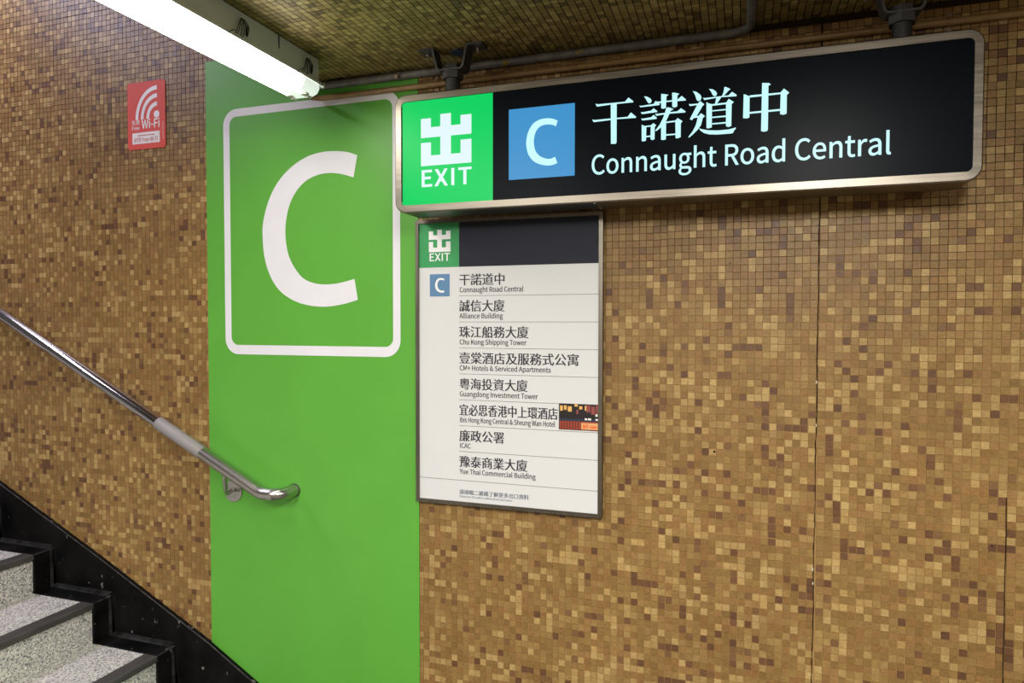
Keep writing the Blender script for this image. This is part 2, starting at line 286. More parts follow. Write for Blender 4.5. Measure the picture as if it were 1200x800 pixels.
# ------------------------------------------------------------------ lettering: outlines of the print, packed two characters per number
GLYPHS = r"""&6]3C193b1;3}1@4;1I4S1U4j1d4~1u5B1`5a1O6#1B6?196P1o621z5m2/5J2E5b2g5w3/6.3T6=3|6J4I5i4I5[3y5J3Q573,4{2f4V3+443N3o3u3R4B3p4W404m4G5*4Z5C4h5a4m6%4j6B4a6Z4Q6o4=6~4#7-3b703@7,2~6{2f6i2T6O2I622E5m2G5O2N522Y4n2h4N2M4;254%1{3k1k3P1`341[2n1a2F1p1~2-1b2L1K2s1> 4S2;4A2-4.1}3u1t3a1o3K1m301p2r1y2^2,2M2?2C2V2@2r2B3*2H3<2R3M2a3^2p3m3&3|3D3R3e3*4.2_ 3:4m305)3(5@2~5W2}5n3#6&3*69336H3@6T3O6[3b6_3r6[3~6U4-6L436@4763486#455j4,5U3y5C3g523Q4}
+5`37293k293k3z5E3z5E4N3k4N3k643764374N1^4N1^3z373z
-4&1c3:3b3:3b3l1c3l
A6*1E1B2,1B2_3+4f3+5<1B6&1B4-7&3>7& 2o3_3G5O3a6M3d6M3}5O4U3_
B6L2/1B3y1B4T1F5)1S5P1h5o2+6%2P6-3$6)3E5z3b5j3y5T405;4=4y4E4y4I554S5G4b5V4t5a5.5h5E5j5_5d6-5R6M586f4p6v4D7#3n7&2/7& 2p4]2p6N3e6N4/6L4M6F4f6;4w6,5%5r5)5V5%5=4x5(4h4s4O4g4/4_3b4] 2p1w2p4)3p4)4?4&4b3z4~3n573[5C3D5G3&5C2b562H4}244a2&4>1y3p1w
C6?4<194]1;4z1B5;1L5S1[5k1n6%2(5]2R5K2A59225%2&4m1z4V1t4?1s3l1y3D213#2P2h2{2X3T2S462X4s2i5K3%5u3F683n6K4A6R4Z6O4r6I5,6?5?615P5|5t6K5d6[5O6k596x4{7&4_7.4@703]7(3$6k2R6D2/5j1s5(1l441s3A2.2Y2P2$2~1Y3Y1A
E5w2/1B5P1B5P1z2p1z2p4%5#4%5#4_2p4_2p6K5H6K5H7&2/7&
F5^2/1B2p1B2p3u5$3u5$4Q2p4Q2p6K5H6K5H7&2/7&
G6c4D194g1;5+1A5G1J5a1V5w1e6/1u6/4>4:4>4:3c5M3c5M265;2)5$1{4g1u4K1s3s1y3G213%2P2h2{2X3T2S462Y4s2i5K3(5u3J683t6K4J6R4c6P4y6K516D5B6:5Q6.5`5|6(6K5r6[5_6j5H6w5-7&4k7.4H703b7(3)6k2S6D2/5j1t5(1l441s3A2/2Y2R2$3%1Y3_1A
H7#2/1B2p1B2p4%5Q4%5Q1B681B687&5Q7&5Q4_2p4_2p7&2/7&
I3[2/1B2p1B2p7&2/7&
K6D2/1B2p1B2p303n4@5S1B6B1B4<4t6)7&5:7&2r442p7&2/7&
M7`2/1B2j1B2j4P2g5B2a642d64334t4:1w4f1w5m4t6;646>64695B664P661B6s1B6s7&6#7&4w3~4R2m4P2m4*3~2}7&2/7&
P6;2/1B2p1B2p3Z3k3Z4E3`4t3l5?4&5[4E5n4n5t5E5n5x5[6D5>6a4s6t4C7#3h7&2/7& 2p452p6M3`6M4.6K4P6D4k684~6$5/5g535E5/4~5#4d4m4N4R4@41483b45
Q7.481p3g1w3A2/2~2O2g2z2X3S2S462X4s2g5K2~5u3A683g6K486R4d6K5.685M5u5d5K5s4s5w465s3S5d2z5M2O5.2/4d1w 5|/v6>/x6W/|6k0&6_0Y6O0U6=0R6(0Q5h0S5N0Y570c4}0q4l1&4_1<571L5d1i6-266H2i6Y3K6`466X5)6C5k5}6D5P6l4v7(48703U7(2{6l2N6D2-5k1s5)1l461r3J2(2g2D232k1f3=1J3s1;4*0u4A0V4_0>5%0+5N/z
R6=2p4B2p6M3l6M466K4U6D4o685%6&505k545L505-5%4o4o4Z4U4M464D3l4B 5:1B6)1B4[3p4|3{5>405U4E5g4a5r5%5u5L5o5|5^6F5B6b4y6u4M7#3v7&2/7&2/1B2p1B2p3i3s3i
S5|3d194;1>4g1M5.1d5H2&5X2J5^2r5Z395O3V5?3o5)4(4k484N4F3J4o374y3$5*2r582h5K2d5b2g5x2p6/2~6>366I3N6O3j6R4+6P4D6I4[6@4q625*5}5L6K586^4}6m4e6z4I7(4-7.3j703=7,2q6z2O6e276I2&6(1|5^2%5:224y2D4a2Z4M2s4?3043473c4K3W4^3K4k3<4s3)4v2l4s2T4j2?4Y2/4D1}4)1u3e1s3I1u3/1{2r2)2Y262D2E202W1e2+1|1p2<1]2X1M2y1B3?1;
T5~3?1B4%1B4%6K5i6K5i7&1X7&1X6K3?6K
W832h1B3Z1B4L4k4g6*4j6*5(4k5w1B6k1B7{7&7<7&6`3y6C2+6?2+5u3y5-7&4K7&3`3y3:2+372+2t3y2=7&1T7&
X5l1N1B291B3(2t3Q3m3T3m4%2t4t1B5a1B3~4:5V7&4m7&4&5X3^4h3Z4h2E7&1X7&304=
Y5N3&1B3i1B3i3U5O7&4f7&3e4m3J443G442o5J2,7&1A7&3&3U
a5e3%193B1<3]1C3v1O431_4J1q4L1q4R1B5,1B5,3y5)4J4z4q4h554N5M4-5[3^5a395^2r5U2S5J285<1|5.2:4]2M4i2c4t2{4}385)3R5+3o5&4(4x474h4@4T4E4=4G4$3W3u2w3e2I3P2*361r2r1l2K1p2+1{1k211U2G1F2c1< 381n3%1o2q1t2c1|2X2,2Q2;2O2O2S2g2`2{2v313;3@3h3K4G3T4G2D41233w2$3c1v3M1p
b613w194F1?4n1Q551p5P2=5b2q5h3R5d4/5V4`5@5+4~5H4W5Z4*5a3k5^3Q5V395J2}5<2g5+2j5p2j7S2(7S2(1B2]1B2b1j2e1j2y1Y341K3J1A3a1; 3l1p3[1q3I1u361}2~2-2j2<2j4P3#4d394r3M4}3b5(3u5*4:5%4T4s4h4_4v4B4}3z5$3Q4|3%4q2[4a2=4J2&4/1t
c5?3e194$1;4?1A4X1K4q1X5,1j4k2:4Z2.4J2#481v4#1q3k1o3I1t3,2%2p2<2^2Y2R2~2N3L2R3v2_4?2q4]3.4s3K5$3m5*4&5(4;4|4M4r4_4d5#534n5A4Z5M4D5W4+5_3j5a3:5Z2i5H2C5+2%4_1n4-1g3L1n2l2#2:2@1n2d1P341?
d623P193l1<4*1C4A1O4W1_4k1p4m1p4r1B5L1B5L7S4f7S4f5v4j544U5C4A5O4-5X3r5_3X5a3-5Z2a5H2?5*2#4]1n4+1h3L1m2l1|2:281n2W1P2~1? 3_1p3?1t3$2%2l2;2[2X2R2}2O3L2S3v2_4?2p4]3+4s3F5$3d5*3w5)4.5#4@4x4S4l4f4]4f2I4R264@2&4,1x3t1r
e5_3i194,1;4G1@4a1H4w1S511`4v204`1~4H1u401o3p1m3M1q301}2r262_2P2Q2r2K3=5>3=5@3N5A3b5<4:5/4g4t5/4U5J405Z3^5a325Z2e5H2A5*2$4^1n4,1g3L1n2m2$2;2A1n2g1Q381? 2K3l2R442`4Q2q4i3+4z3D5)3_5-3{5*474z4J4j4W4R4a444d3l
f3s1Y4}234}231B2t1B2t4}3j4}3j5V2t5V2t682u6O2z6c3%6q306|3>7&3O7)3]7(3l7$3z6z4-7Q3u7W3`7[3H7^3$7Y2d7M2N7;2?6}266^2369235V1Y5S
g5f3O/G4,/L4[/Y5&/o5C0/5U0N5[0r5W135L1J5:1[4{1i4Y1p411r3@1r3)1s2s1w2f1~2^2+2Y252W2@2Y2O2_2Z2g2f2q2o3(2h3;2c3N2a3t2f4;2r4W3*4n3D4{3f5$414~4H4x4_4n4q4a5$5T5$5T5V4*5V3v5[3d5`3N5a3)5]2b5O2D5;2.4{1z4Y1u421w3s2#3Z2/3E2=342K3%2K2~2?2t242h2*2Y2#2I1|261~2%2(1r2/1f291Z2D1R2D1O201@1|101p0z1i0g1g0R1l041{/v27/b2W/S2~/J 3N3239353%3=2p3J2d3]2Z3s2W422Z4L2c4c2p4u3$5&395.3N513e5.3x5&4.4u4:4c4B4L4E424B3s4:3]4-3J3x3=3d35 3X/t37/v2w/|2b0+2Q082G0I2D0]2E0j2I0w2Q1)2]162k1B3*1>3A1<4)1<4@1;4S184d124n1(4u0w4w0g4s0S4h0A4U014>0#3{/w
h6)2(1B2j1B2j4H3#4^384n3L4z3a5%3w5(435$4F4y4S4k4^4W4d4=4f3w4f1B5J1B5J4$5G4R5>4x5.5:4s5O4T5]405a3r5_3Z5W3E5M315@2y512g4{2j5p2j7S2(7S
i3O2(1B2j1B2j5V2(5V 2I6K2W6M2d6R2m6[2r6h2t6v2r7)2m752d7=2W7C2I7E2;7C2/7=2%751|7)1z6v1|6h2%6[2/6R2;6M
l3U2m193&1;371>3.1q2{1o2t1q2o1u2k1~2j2/2j7S2(7S2(242*1v2/1a281O2E1C2V1;
m8T2(1B2j1B2j4H2~4^374n3J4z3]5%3o5(4*5$4<4y4J4k4S4W4Y4=4[3w4[1B5A1B5A4H5U4^5j4n5}4z655%6F5(6]5$6o4y6}4k7,4W714=733w731B7t1B7t4$7q4R7g4x7W5:7@5O7#5]6Z5a6C5_6-5W5s5L5_5=5J5+564r5-5,4|5>4m5L4Y5W4B5_4&5a3l5_3V5W3A5M3.5@2w502f4z2^5V2(5V
n6+2(1B2j1B2j4H3#4^384n3L4z3a5%3w5(435$4F4y4S4k4^4W4d4=4f3w4f1B5J1B5J4$5G4R5>4x5.5:4s5O4T5]405a3r5_3Z5W3D5M305@2x502f4z2^5V2(5V
o6(3c19461?4`1P5)1n5E2:5W2l5_3L5W4-5E4_5)5+4`5H465Z3c5a355Z2f5H2A5+2$4_1n4-1g3L1n2l2$2:2A1n2f1P351? 3c1o3C1t3(2%2n2<2]2Y2R2~2N3L2R3v2]4?2n4]3(4s3C5$3c5*4&5$4B4s4X4]4j4?4t3v4x3L4t2~4j2Y4X2<4B2%4&1t
p622(/V2j/V2j0}2h1f2}1U371I3L1@3b1;3w194F1?4n1Q551p5P2=5b2q5h3R5d4/5V4`5@5+4~5H4W5Z4*5a3k5^3P5U375J2{5;2f5*2^5V2(5V 3l1p3[1q3J1u371}2~2-2j2<2j4P3#4d394r3M4}3b5(3u5*4:5%4T4s4h4_4v4B4}3z5$3Q4|3%4q2[4a2=4J2&4/1t
r4D2(1B2j1B2j4(2w4E3,4]3<4n3M4y3_5$3o5&4(5$494{4E5X495^4,5`3w5a3c5_3N5V3;5K3)5;2t5(2f4l2^5V2(5V
s4}32193[1=3~1H4>1Z4R1r4_224c2P4^2q4P3/4=3C4$3R3e3_2{3z2j4)2]442S4A2P4Q2R4a2X4n2c4y2p5&3&5,3=5.3U5,3l5$4%4u494h4X554E5B405N3s5X3X5_3<5a2q5]2O5Q265A1~5+1r4l1n4N1s412#3t273a2N3Q2h3E3=323Q3)3d2z3s2n3|2_4$2L3~2<3x2.3m1}3_1t3K1n341l2u1n2]1t2F1}212/1x2>1X1n1q1]201N2M1C2m1;
t4<3E193_1;3w1@421G4%1x3s1s3d1o3T1n3A1p311v3%2%2z242v2F2t2]2t4}4&4}4&5V2t5V2t6h2>6h275V1U5S1U4}244}242_262:2>1v2K1]2a1I2}1=
u6)3>193W1;3n1B4(1L4<1Y4O1k4b2#4d2#4i1B5C1B5C5V4_5V4_2W4L2B4;224+2%3v1x3d1s3Q1q3:1t3(1|2u2.2l2A2f2[2d2|2d5V1~5V1~2t2%2G2/1}2?1`2V1J2t1=
v5G2{1B3l1B5>5V4Y5V3l323H1w3D1w2|32245V1K5V
w7X2f1B3U1B413Z4>464K4o4N4o4i3[5E1B681B7E5V6c5V6*3.5n1z5k1z5O3.4o5V4/5V3N3.351z311z2v3.2<5V1U5V
x571M1B261B353+393+3N2d3c2A4@1B5,1B3d3N4}5V4:5V3f4^3C3x3@3x2v4^2B5V1V5V2q3T
上9.4`7i4`1a1g1a1g1,8f1,8f1a5<1a5<4j854j855C5<5C5<7i
中9.4v7s4v6O2+6O2+2k2a2k2a3<4v3<4v0f5R0f5R3<7i3<7i2o8D2o8D6O5R6O5R7s 2a3p2a5w4v5w4v3p 7i3p5R3p5R5w7i5w
了9.2,7<2,6c706c6-5r4z524z1O4v1C4f1>3?1?3T0e4S0f510m5G0y5S115V1N5V4r7%5o8=6{7o7>7c7<
二9.2K6i2K6/8%6/8%6i 1k211k1P8c1P8c21
信9.4@5N4@4}8-4}8-5N 4@4D4@3u8-3u8-4D 3h6Y3h6,8d6,8d6Y 5U7b6-6]6[6r6(7s 4638460e4e0e4e1%7_1%7_0g840g8438 4e1Q4e2h7_2h7_1Q 3A7p2r6b2;5[1X4g1w452_552_0c350c356/3q7b
免9.3w7u3F7*2]681`5L2+5$2T5E2T3P4]3P4D2x3{2I3H1{2b1X1g1=2+0k3/113x1[4T224|2l5;3P5Z3P5Z1a5_1=5l1&6,0v6V0s7s0s8=0x8U118c1X8j2;892P851l8*1N7n1H6C1I681Q661b663P823P825w5s5w6a7(6=7?647=4:7=4V7j 3/5w3u6l5q6l555w 3.5F4{5F4k4%3.4% 5X5F7V5F7V4%5G4%
公9.3r7_3?6R2W5P1g4a2<4:3.513s6:4O7O 6R7e5z7O6_6=7P528C4:8p4h7~5V736Z 2Y183W1E7I1^7y0j8R1+7b2C6^3e6,3N7(243H1|4U3P5Y584{5Q3u3_3*2P2c2(2D1q
出9.213~21137a137a0f8?0f8?3~7a3~7a1i5S1i5S4O7~4O7~737D737D5(5S5(5S7s4u7s4u5(3.5(3.732Q732Q4O4u4O4u1i2l1i2l3~
務9.6,7t5d71546P4Y5|5(5^5[656%5`6S545g4l4r4R5#5&4^534U503M503e5>3P5X4;6E4v7<4R7Q4J7O1k7O1k6}4)6}3^6J325w2^6D276-2g5^33501c501c4[2s4[2S3n2,3,1[2S1x1}2T2n3)3u3)1M3&1D2y1B261C2F0m2|0n3D0u3W1,3]1M3]4[4D4[3z3D4D324o4H5&4(6&4G6y4s7g4J8]4.8}4W804o7E557q5b8:6:8V6v8:7+817)6;7)6[7f 694=6/3Q4l3Q4l3#6#3#5i2K5G1y4t1Q43134Q0f5@115w1b6@2>6X3#7x3#7h1l7T1?7<186P1<6_0f7S0e7l0j8$0x871?8G2&8V3Q6c3Q6m4= 5z6V7q6V7M5|6z5O6F5}
及9.2&7L2&6s3H6s3F5A3;4B2{3@2K2>1[1A2(0o2u1n3M2r3l3w3{4y4J3w4~3$5b294^1^3P1:3o0f5(15611q75178K0j8p1@7_1d6_2;7G3.7~428I5J8%5Y7w5V6I5V6q7L 632]5K3H4p4?4E5B4$6P4$6s6/6s5^5$7a5$7>4+6k3>
口9.2A7)2A0v2y0v2y1W7S1W7S0y810y817) 2y232y6N7S6N7S23
商9.3N6B3z5J4P5_3~6R 5c4O773=7W3b6%4o 4I4k3j463(3e3A3:4.3r4q4W 6M6N5t5H2;5H2;0f2n0f2n4v7b4v7b1E7_1:7Q176L176]0i7K0j7w0p821$881D885H6P5H7,6B 3k3P3k1C4=1C4=1e6_1e6_3P 4=3)613)61214=21 4j7i5*7&1n7&1n6S8_6S8_7&5e7&5A7v
壹9.2{4X2{447N447N4X 1|5N1|432R432R5$7w5$7w438P438P5N 3G3@7$3@7$2]3G2] 4x7s4x7A1o7A1o6t4x6t4x6B2I6B2I5u8(5u8(6B5R6B5R6t8_6t8_7A5R7A5R7s 3S2-3s1I1h1I1h0y8f0y8f1I6[1I6{2,6H277Y277Y3f2p3f2p276E276%1I4N1I4?1m4(26
多9.4t7u4:773C6U265{2Z5U3Y6*4J6a6[6a5y5~5+5I4+6-3`5m4W503<4]1z4?283k3M4.4b4Y5n586l6%7S6}71777(755$755S7h 61535]4X4v3~3~3L2u2|3;2S4Z335c3w7n3w7E3C6o2r652K58374h2y5`224P1g391L1x1<220d3S0w4p1:6(1f7/2E8$358b498>4O844L6=4L6m5&
大9.4x7s4v6o4m5^1n5^1n5&4d5&4M424)3>3P2P2d1l1a172.0f301A3x2&4R2p4z3d594Y5_3X622a6k1u7R198D0f8l1<7z1h772F6Z326-4(5e5&8a5&8a5^5J5^5S6o5V7s
宜9.1j1M1j0y8b0y8b1M721M725[3:5[3:1M 3n1M3n2G6W2G6W1M 3n3i6W3i6W2t3n2t 3n4;3n5-6W5-6W4; 4e7k5+6|1}6|1}5A2V5A2V6J7u6J7u5A8O5A8O6|5M6|5c7&5S7N5<7w
寓9.3D4t4x4t4x4C3D4C 5O4t7+4t7+4C5O4C 3D5m4x5m4x5=3D5= 5O5m7+5m7+5=5O5= 612a6K2<5O295O2y7^2y7^1A7[197R166e166t0f7R0g7y0m810~861A863J5O3J5O3w7]3w7]682o682o3w4x3w4x3J2>3J2>0e2r0e2r2y4x2y4x273<223?1_6f1n6u1M7@1_6~286V2o 4f7l5$771|771|5p2Q5p2Q6c7|6c7|5p8S5p8S775a775?7w
干9.1i4e1i4-4t4-4t0f5S0f5S4-8d4-8d4e5S4e5S6f8C6f8C7A227A226f4t6f4t4e
店9.3Z3X3Z0n440n441/7O1/7O0o8*0o8*3X5v3X5v4^8K4^8K535v535v6-5@6-5@3X 441_443&7O3&7O1_ 4{7e5E6x2@6x2>3|252{1|1{1W1(2+0e2R1c2j2l2t3u2v6D8b6D8b6x6%6x5n7F5S7q
廈9.4;4R7O4R7O424;42 4;3q7O3q7O3O4;3O 4;537O537O4n4;4n 3d5N3d334y334(2X2m2+311c4=254d1q541V3~1>2h102}0c4J0v5k1<7)0v8P0d8m157W1@6K1V772%7n2]7N2p7E2n582n5]338(338(5N5p5N6)5s8V5s8V6=316=315s5K5s5=5N 6|2K6L2)5n1j562)4e2K 4{7i59782:78283}202|1y1|1W1)2&0f2K1e2`2m2j3v2m6f8e6f8e785u785S7x
廉9.426L4Q5s305s305I4b5I4b4v3J4v3J4P4b4P4b3{3&3{3&3U4b3U4b2{3D2{3D2U4P2U3b1l2g1;3,0p3y1G4b214b0j560j562U6+2U6+0j6[0j6[277F1I890o8[1<7a1m6s2U8+2U8+3T8n3T8n3~8+3~8+4v6[4v6[5I8Y5I8Y5s6|5s7C6M6l6Y6D5s5.5s4a6W 563U6+3U6+2{562{ 563{564P6+4P6+3{ 6[3U7V3U7V2{6[2{ 6[3{6[4P7V4P7V3{ 565I6+5I6+4v564v 5)7j5@742774274j243T2#281W1$2(0b2J1^2_2e2h3l2j6`8f6`8f745{745^7v
式9.6q7P7O7#7|6R8F6t7s7C7:7n 5g7p5j6I1j6I1j5q5n5q5z4M63386N256s1G7D0t7z0d8A0k8Y1*8i1Z8r2M8C2k8=1y831M7~1?7U1S72216p3.6X4D6I5q8d5q8d6I6F6I6D7p 1l1S1}0z5g1m5b2B4%1|4%4/5O4/5O4c2&4c2&4/3K4/3K1r
必9.3h7K5e5z6-6I4/7q 2O5S2=4]1}3e1X2y202e2S3R2o4L3&5E 7,5$7o3f8B2P8u2j8E3}7Z5: 7P7I6`5~5Z4]4B3G4B5}3g5}3g2v2d281X1^1|132t1`3g263g1n3k1?3{0~4>0o4o0k6H0k6p0p701$7B1D7M1s7S2Y6{2r6v2-6n1_6_1I6E1D4s1D4T1G4F1S4B1m4B2_5O3_6O4h7C5y8*73
思9.3X373X1a3]1=3l1&4.0w4^0t670t6`0y6z107.1U75266`2J6Y1j6M1O631I4C1K451Q421a4237 4>3R562z5w2D6B2j5Y3B4b3s 7.3/7h2/83148g1J8=2D7]3C 2W3;282<1e1G291.2g2(3,3* 2N7S2N4$7x4$7x7S 3$5S4w5S4w4T3$4T 5P5S7C5S7C4T5P4T 3$7$4w7$4w6%3$6% 5P7$7C7$7C6%5P6%
投9.2i7s2i6?1c6?1c5i2i5i2i4*1Z3i1j352i3O2i1M2f1B2Z1?1m1@1}0k2^0l3(0t3;1+3A1M3A3`403u4)4K3A483A5i4?5i4?6?3A6?3A7s 5$7Y5$6g4}6?4p5s4T5L4#5)4G4]4}5+5C5[5S635W7(6y7(6y5m6{5J7)537;5%7Y4}8;4}8b5%8]5S895P7^5P7R5V7P5l7P7Y 7M3u6y3*6:2G5W3+5)3u 4;4K4;3u4Y3u4O3q5&2t5i2)4h1V3^193y0d501,681b7:1-8J0d8m1:7c1V6f2(7C2a7s3I8;4>7s4M7i4K
掃9.4_6_4_687[687[5b4M5b4M578357837[4S7[4S737[737[6_ 813X6Z3X6Z4C814C 4W3X4W1>5,1>5,3.6*3.6*0d6Z0d6Z3.7c3.7c1o7a1h7X1f6z1g7-1;7]1<7}1C821R861n863H8c3H8c4o4(4o4(3G4V3G4V4C6*4C6*3X 2^7s2^6?1`6?1`5i2^5i2^421V3p1d3<2^3X2^1G2Z1=2Q1:1j1;1y0e2T0g2w0o3/1$341G343h4$4%3y4W344A345i4(5i4(6?346?347s
政9.6-7s5p6f5O5a5$4k5$5)3z5)3z6i5@6i5@7A1g7A1g6i3F6i3F2G2Y282Y5X2)5X2)2.1Y2%1e1J5C2=5>2o3z2R3z4P4o4P4l4M5;4)5i4v6.3f6W2b6+2-5P1[4k16500d6.1C6u227C1X7s1-8N0e8t168:1X7d2+7:2a7c3Y8%4`8<5t8m5t8m6J6D6J6c7k 645t7b5t7F4L6w3:6L4J6/5g
料9.1i7<2%6E245T2_5`2O6P247F 4<7H3i5^405R4k7< 5C6w6(6J6X5w6u6D6C6q5_7A 4{4{5a4Q6;4%6T4P5{4z585E 1d5;1d4e2m4e2:3F1X2=1t1e2L2d2{3x2{0f3Q0f3Q3y4=2Y4a3)3Q4Z3Q4e4k4e4k5;3Q5;3Q7q2{7q2{5; 4i2w4r2F7>2o7>0f7q0f7q2x8q3-8i3^7q3O7q7s7>7s7>3E
更9.3>352m2}392F3j1u2v1R1d172(0d3E1+4@1V5Q1-6y0r8]0g8f1(8t1@7;1G5v1X4k1x5;2V5P3;8/3;8/6<5X6<5X6y8[6y8[7M1q7M1q6y4|6y4|6<2U6<2U3;4t3;4`2e4:283f2_ 3.4T4|4T4{3g3.3g 5V3g5X4T7U4T7U3g 3.5k4|5k4|5#3.5# 5X5k7U5k7U5#5X5#
服9.247X244l213T1}261Z0}2+0d2E1R2V2I2`3C3u3C3u1J3r1?3h1<2{1<3/0e3j0g430o4F1&4K1I4K7X 2d7&3u7&3u5i2d5i 2d573u573u3v2c3v 8$4F7b3L792]6h3M6F4F 5/7V5/0e5b0e5b4F5s4F6@376v256B1[5e156(0i6a157:1i7p138Q0d8t12851Y7X248%2y8G3n8`4n8@4y874w5b4w5b7$7s7$7s6)7p5|7e5y6d5z6u5L7^5L8/5S8E5e8K6(8K7V
棠9.3a576j576j4H3a4H 1o3;1o2f4L2f3]232]1d1X1G1|0t3&1<4(1n4w2O4w0e5Q0e5Q2Q6D1n7E1<8L0t8q1H7k1e6l225|2f8_2f8_3;5Q3;5Q3y7C3y7C5b3/5b3/3y4w3y4w3; 7;7q6Y6w7&6g5P6g5P7s4v7s4v6g3K6g3l6v3S7C317n2^7Z376g2#6g2#532T532T687{687{538S538S6g7,6g7r7_
業9.3Q5y3t512451244a4x4a4x4-2W4-2W3_4x3_4x3*1p3*1p2W4G2W3X2)2]1^1]1B2#0q3(174)1g4x2E4x0e5Q0e5Q2I6E1h7G168L0o8p1B7o1]6r2(6&2W8_2W8_3*5Q3*5Q3_7{3_7{4-5Q4-5Q4a8B4a8B516W517(5}8[5~8[6P7H6P8,7[7P7k6u6Y756P6:6P6:7t5b7t5b6P4i6P4i7t467t466P3:6P3`6_3F762}7l2P7]2q7(3.6P1r6P1r5~3m5~ 6G5~5~536*514:514O554,5~
江9.2+7D2q6u3O6J3p6u357B2J7j 1`572L4l3,4E3J4r2i5;1}5_ 1x172I0n302&3o3B3H3e2_2D 3s1m3s178m178m1m6W1m6W6V8E6V8E704:704:6V5y6V5y1m
泰9.333.3^2d4$2=4J2]4(3%3V3J 6h3O5{2Y5T2k5T424{424{2V261Z2P1.4{2)4{1D4y1;4o183|19420i4o0j5:0p5O1$5T1C5T286g1]7g1(8*1P6J2E7734 4v7s4k702270226_4_6_4J6&2U6&2U5W465W3n4w1g4w1g4J3L4J2_3^1^2|2+2W2t3.3X3g424J664J6p3d7]3,8P2_8u30803M7K3u6r4J8e4J8e4w4P4w4p5W8&5W8&6&5&6&5;6_8D6_8D705G705S7n
海9.2+7E2n6{3J6T3i6}317G2I7i 1`5-2E4d2y4=3<4g2c501}5Q 1u132H0q3J3F2|3d2J2A 5a4}624U6T4-4v4-5&567f567a4-6W4-6t4B6Q4j6#56 3V4-3V3W4=3W3~1r7L1r7E1U7<1F721=6}1;6*1?641)680m770l7R0s7i1*7v1D8%1r8[1r8[2D8,2D843W8o3W8o4-874-8=5e4U5e4C4- 4o3W7^3W7T2D4_2D 5O3B5~2q6H2D6h2[6C3+5n3U 4k7t4K6}3}623M5O3|514H5h4m6M8^6M8^6~5)6~5C7g
港9.2#7F2h6{3A6P3a6}3+7I2B7m 1[5=2D4u2z4N3=4y2b5D1y5e 533e7$3e7$2v532v 6t7s6t6y5E6y5E7s4m7s4m6y3h6y3h6I4m6I4m5Q3J5Q3J4|4o4|474,3M3H3,3b2L2A1n132B0n3M303d2q44394]3f4]1]4b174q0{540o5d0l7L0l7t0q831&8A1G8I1|7v247q1]7d1E7H1?5E1A571J531^532K7T2K7T3u8%3B8V2x8{3F8F3l7s4B7M4|8q4|8q5Q7M5Q7M6I8]6I8]6y7M6y7M7s 4{445H4|6t4|7A44 5E6I6t6I6t5Q5E5Q
珠9.5(7R4s6X4[5f4:5%4f4g5#5;595s6;5s6;4P4=4P4=3{5}3{5G2~4_203p1R481*4|1c5a2Q6;3K6;0f6n0f6n3N7A2X7w1k8T128{1[8;287Z3(7+3{8m3{8m4P6n4P6n5s8J5s8J6I6n6I6n7s6;7s6;6I5G6I5Y7J 1`2.1l1U4B2@4;2r3:2V3:4U414U415,3:5,3:6m4?6m4?7C1c7C1c6m2c6m2c5,1j5,1j4U2c4U2c2G
環9.3~5V3~5*8d5*8d5V 5(467`467`3O5(3O 71737y737y6E716E 5|736g736g6E5|6E 4n735V735V6E4n6E 4A7Z4A5z8L5z8L7Z 1V2-1b1V3j273d2f2}2R2}4U3`4U3`5*2}5*2}6n3h6n3h7C1_7C1_6n2M6n2M5*1f5*1f4U2M4U2M2D 4m0h570u6_1<6_1e5C1H5C2@5r2^6>2~6`2;711^7j108R0k8s1:801T7S1}8[2X882y7:2=6k3&873&874_4S4_4S3&5b3&4g2P3b2/4$1e4r2(4r1`4j1A4Y13
瞄9.727k726n5l6n5l7k587k586n416n416=586=585;5l5;5l6=726=725;7e5;7e6=8k6=8k6n7e6n7e7k 612o611^4}1^4}2o 6c2o7u2o7u1^6c1^ 613A4}3A4}4L614L 6c3A6c4L7u4L7u3A 4K4}4K0e4}0e4}1.7u1.7u0i8M0i8M4} 3F5=3F442J442J5= 3F5l2J5l2J6s3F6s 3F3a3F2S2J2S2J3a 1u7H1u1A2J1A2J2#3v2#3v7H
碼9.5V2j5a1A6-1G6)2+5{2o 6F2o6f1[7/1g6h2y 723#7b2)8%277l2`7O30 4l3$4c2E4Q1k481>4_1)4z1X5027592v 1e7Q1e6|2]6|2F5_2%4N1S3Q1s2|2;3_2;1*2k1*2k1e4=1e4=5+2l5+346|4W6|4W7Q 2k4V3i4V3i282k28 6R5p6R5/5L5/5L5p 4v7U4v3F8/3F8$1q7q1<7Y156o186}0f7p0e8-0j8?0y8S1d8c3v7(3v7(4_8C4_8C5/7(5/7(5p8C5p8C6@7(6@7(7&8T7&8T7U 6R6@5L6@5L7&6R7& 6R4_6R3v5L3v5L4_
粵9.3%6w7J6w7J403%40 6D6D5s5h645^6h67 4t7u4_7B2Q7B2Q3g7|3g7|7B5:7B5V7n 1l3E1l2x3C2x2y1v7,1v6}1M6p1:6S155F1:5V0h6e0g7&0k7=0v7S1>7e2.7h2D3h2D3z2x8a2x8a3E 4}5Z465Z4R5j4/6:4}6= 6`6o546a3J6X3T693s6:3e62425Z3@5Z3@5;4h5;4)4t3<4^3U4?4?4Y4}5$4}465J465J4y6q4=7,4X5O5;715;715Z5J5Z5J6@6y6P
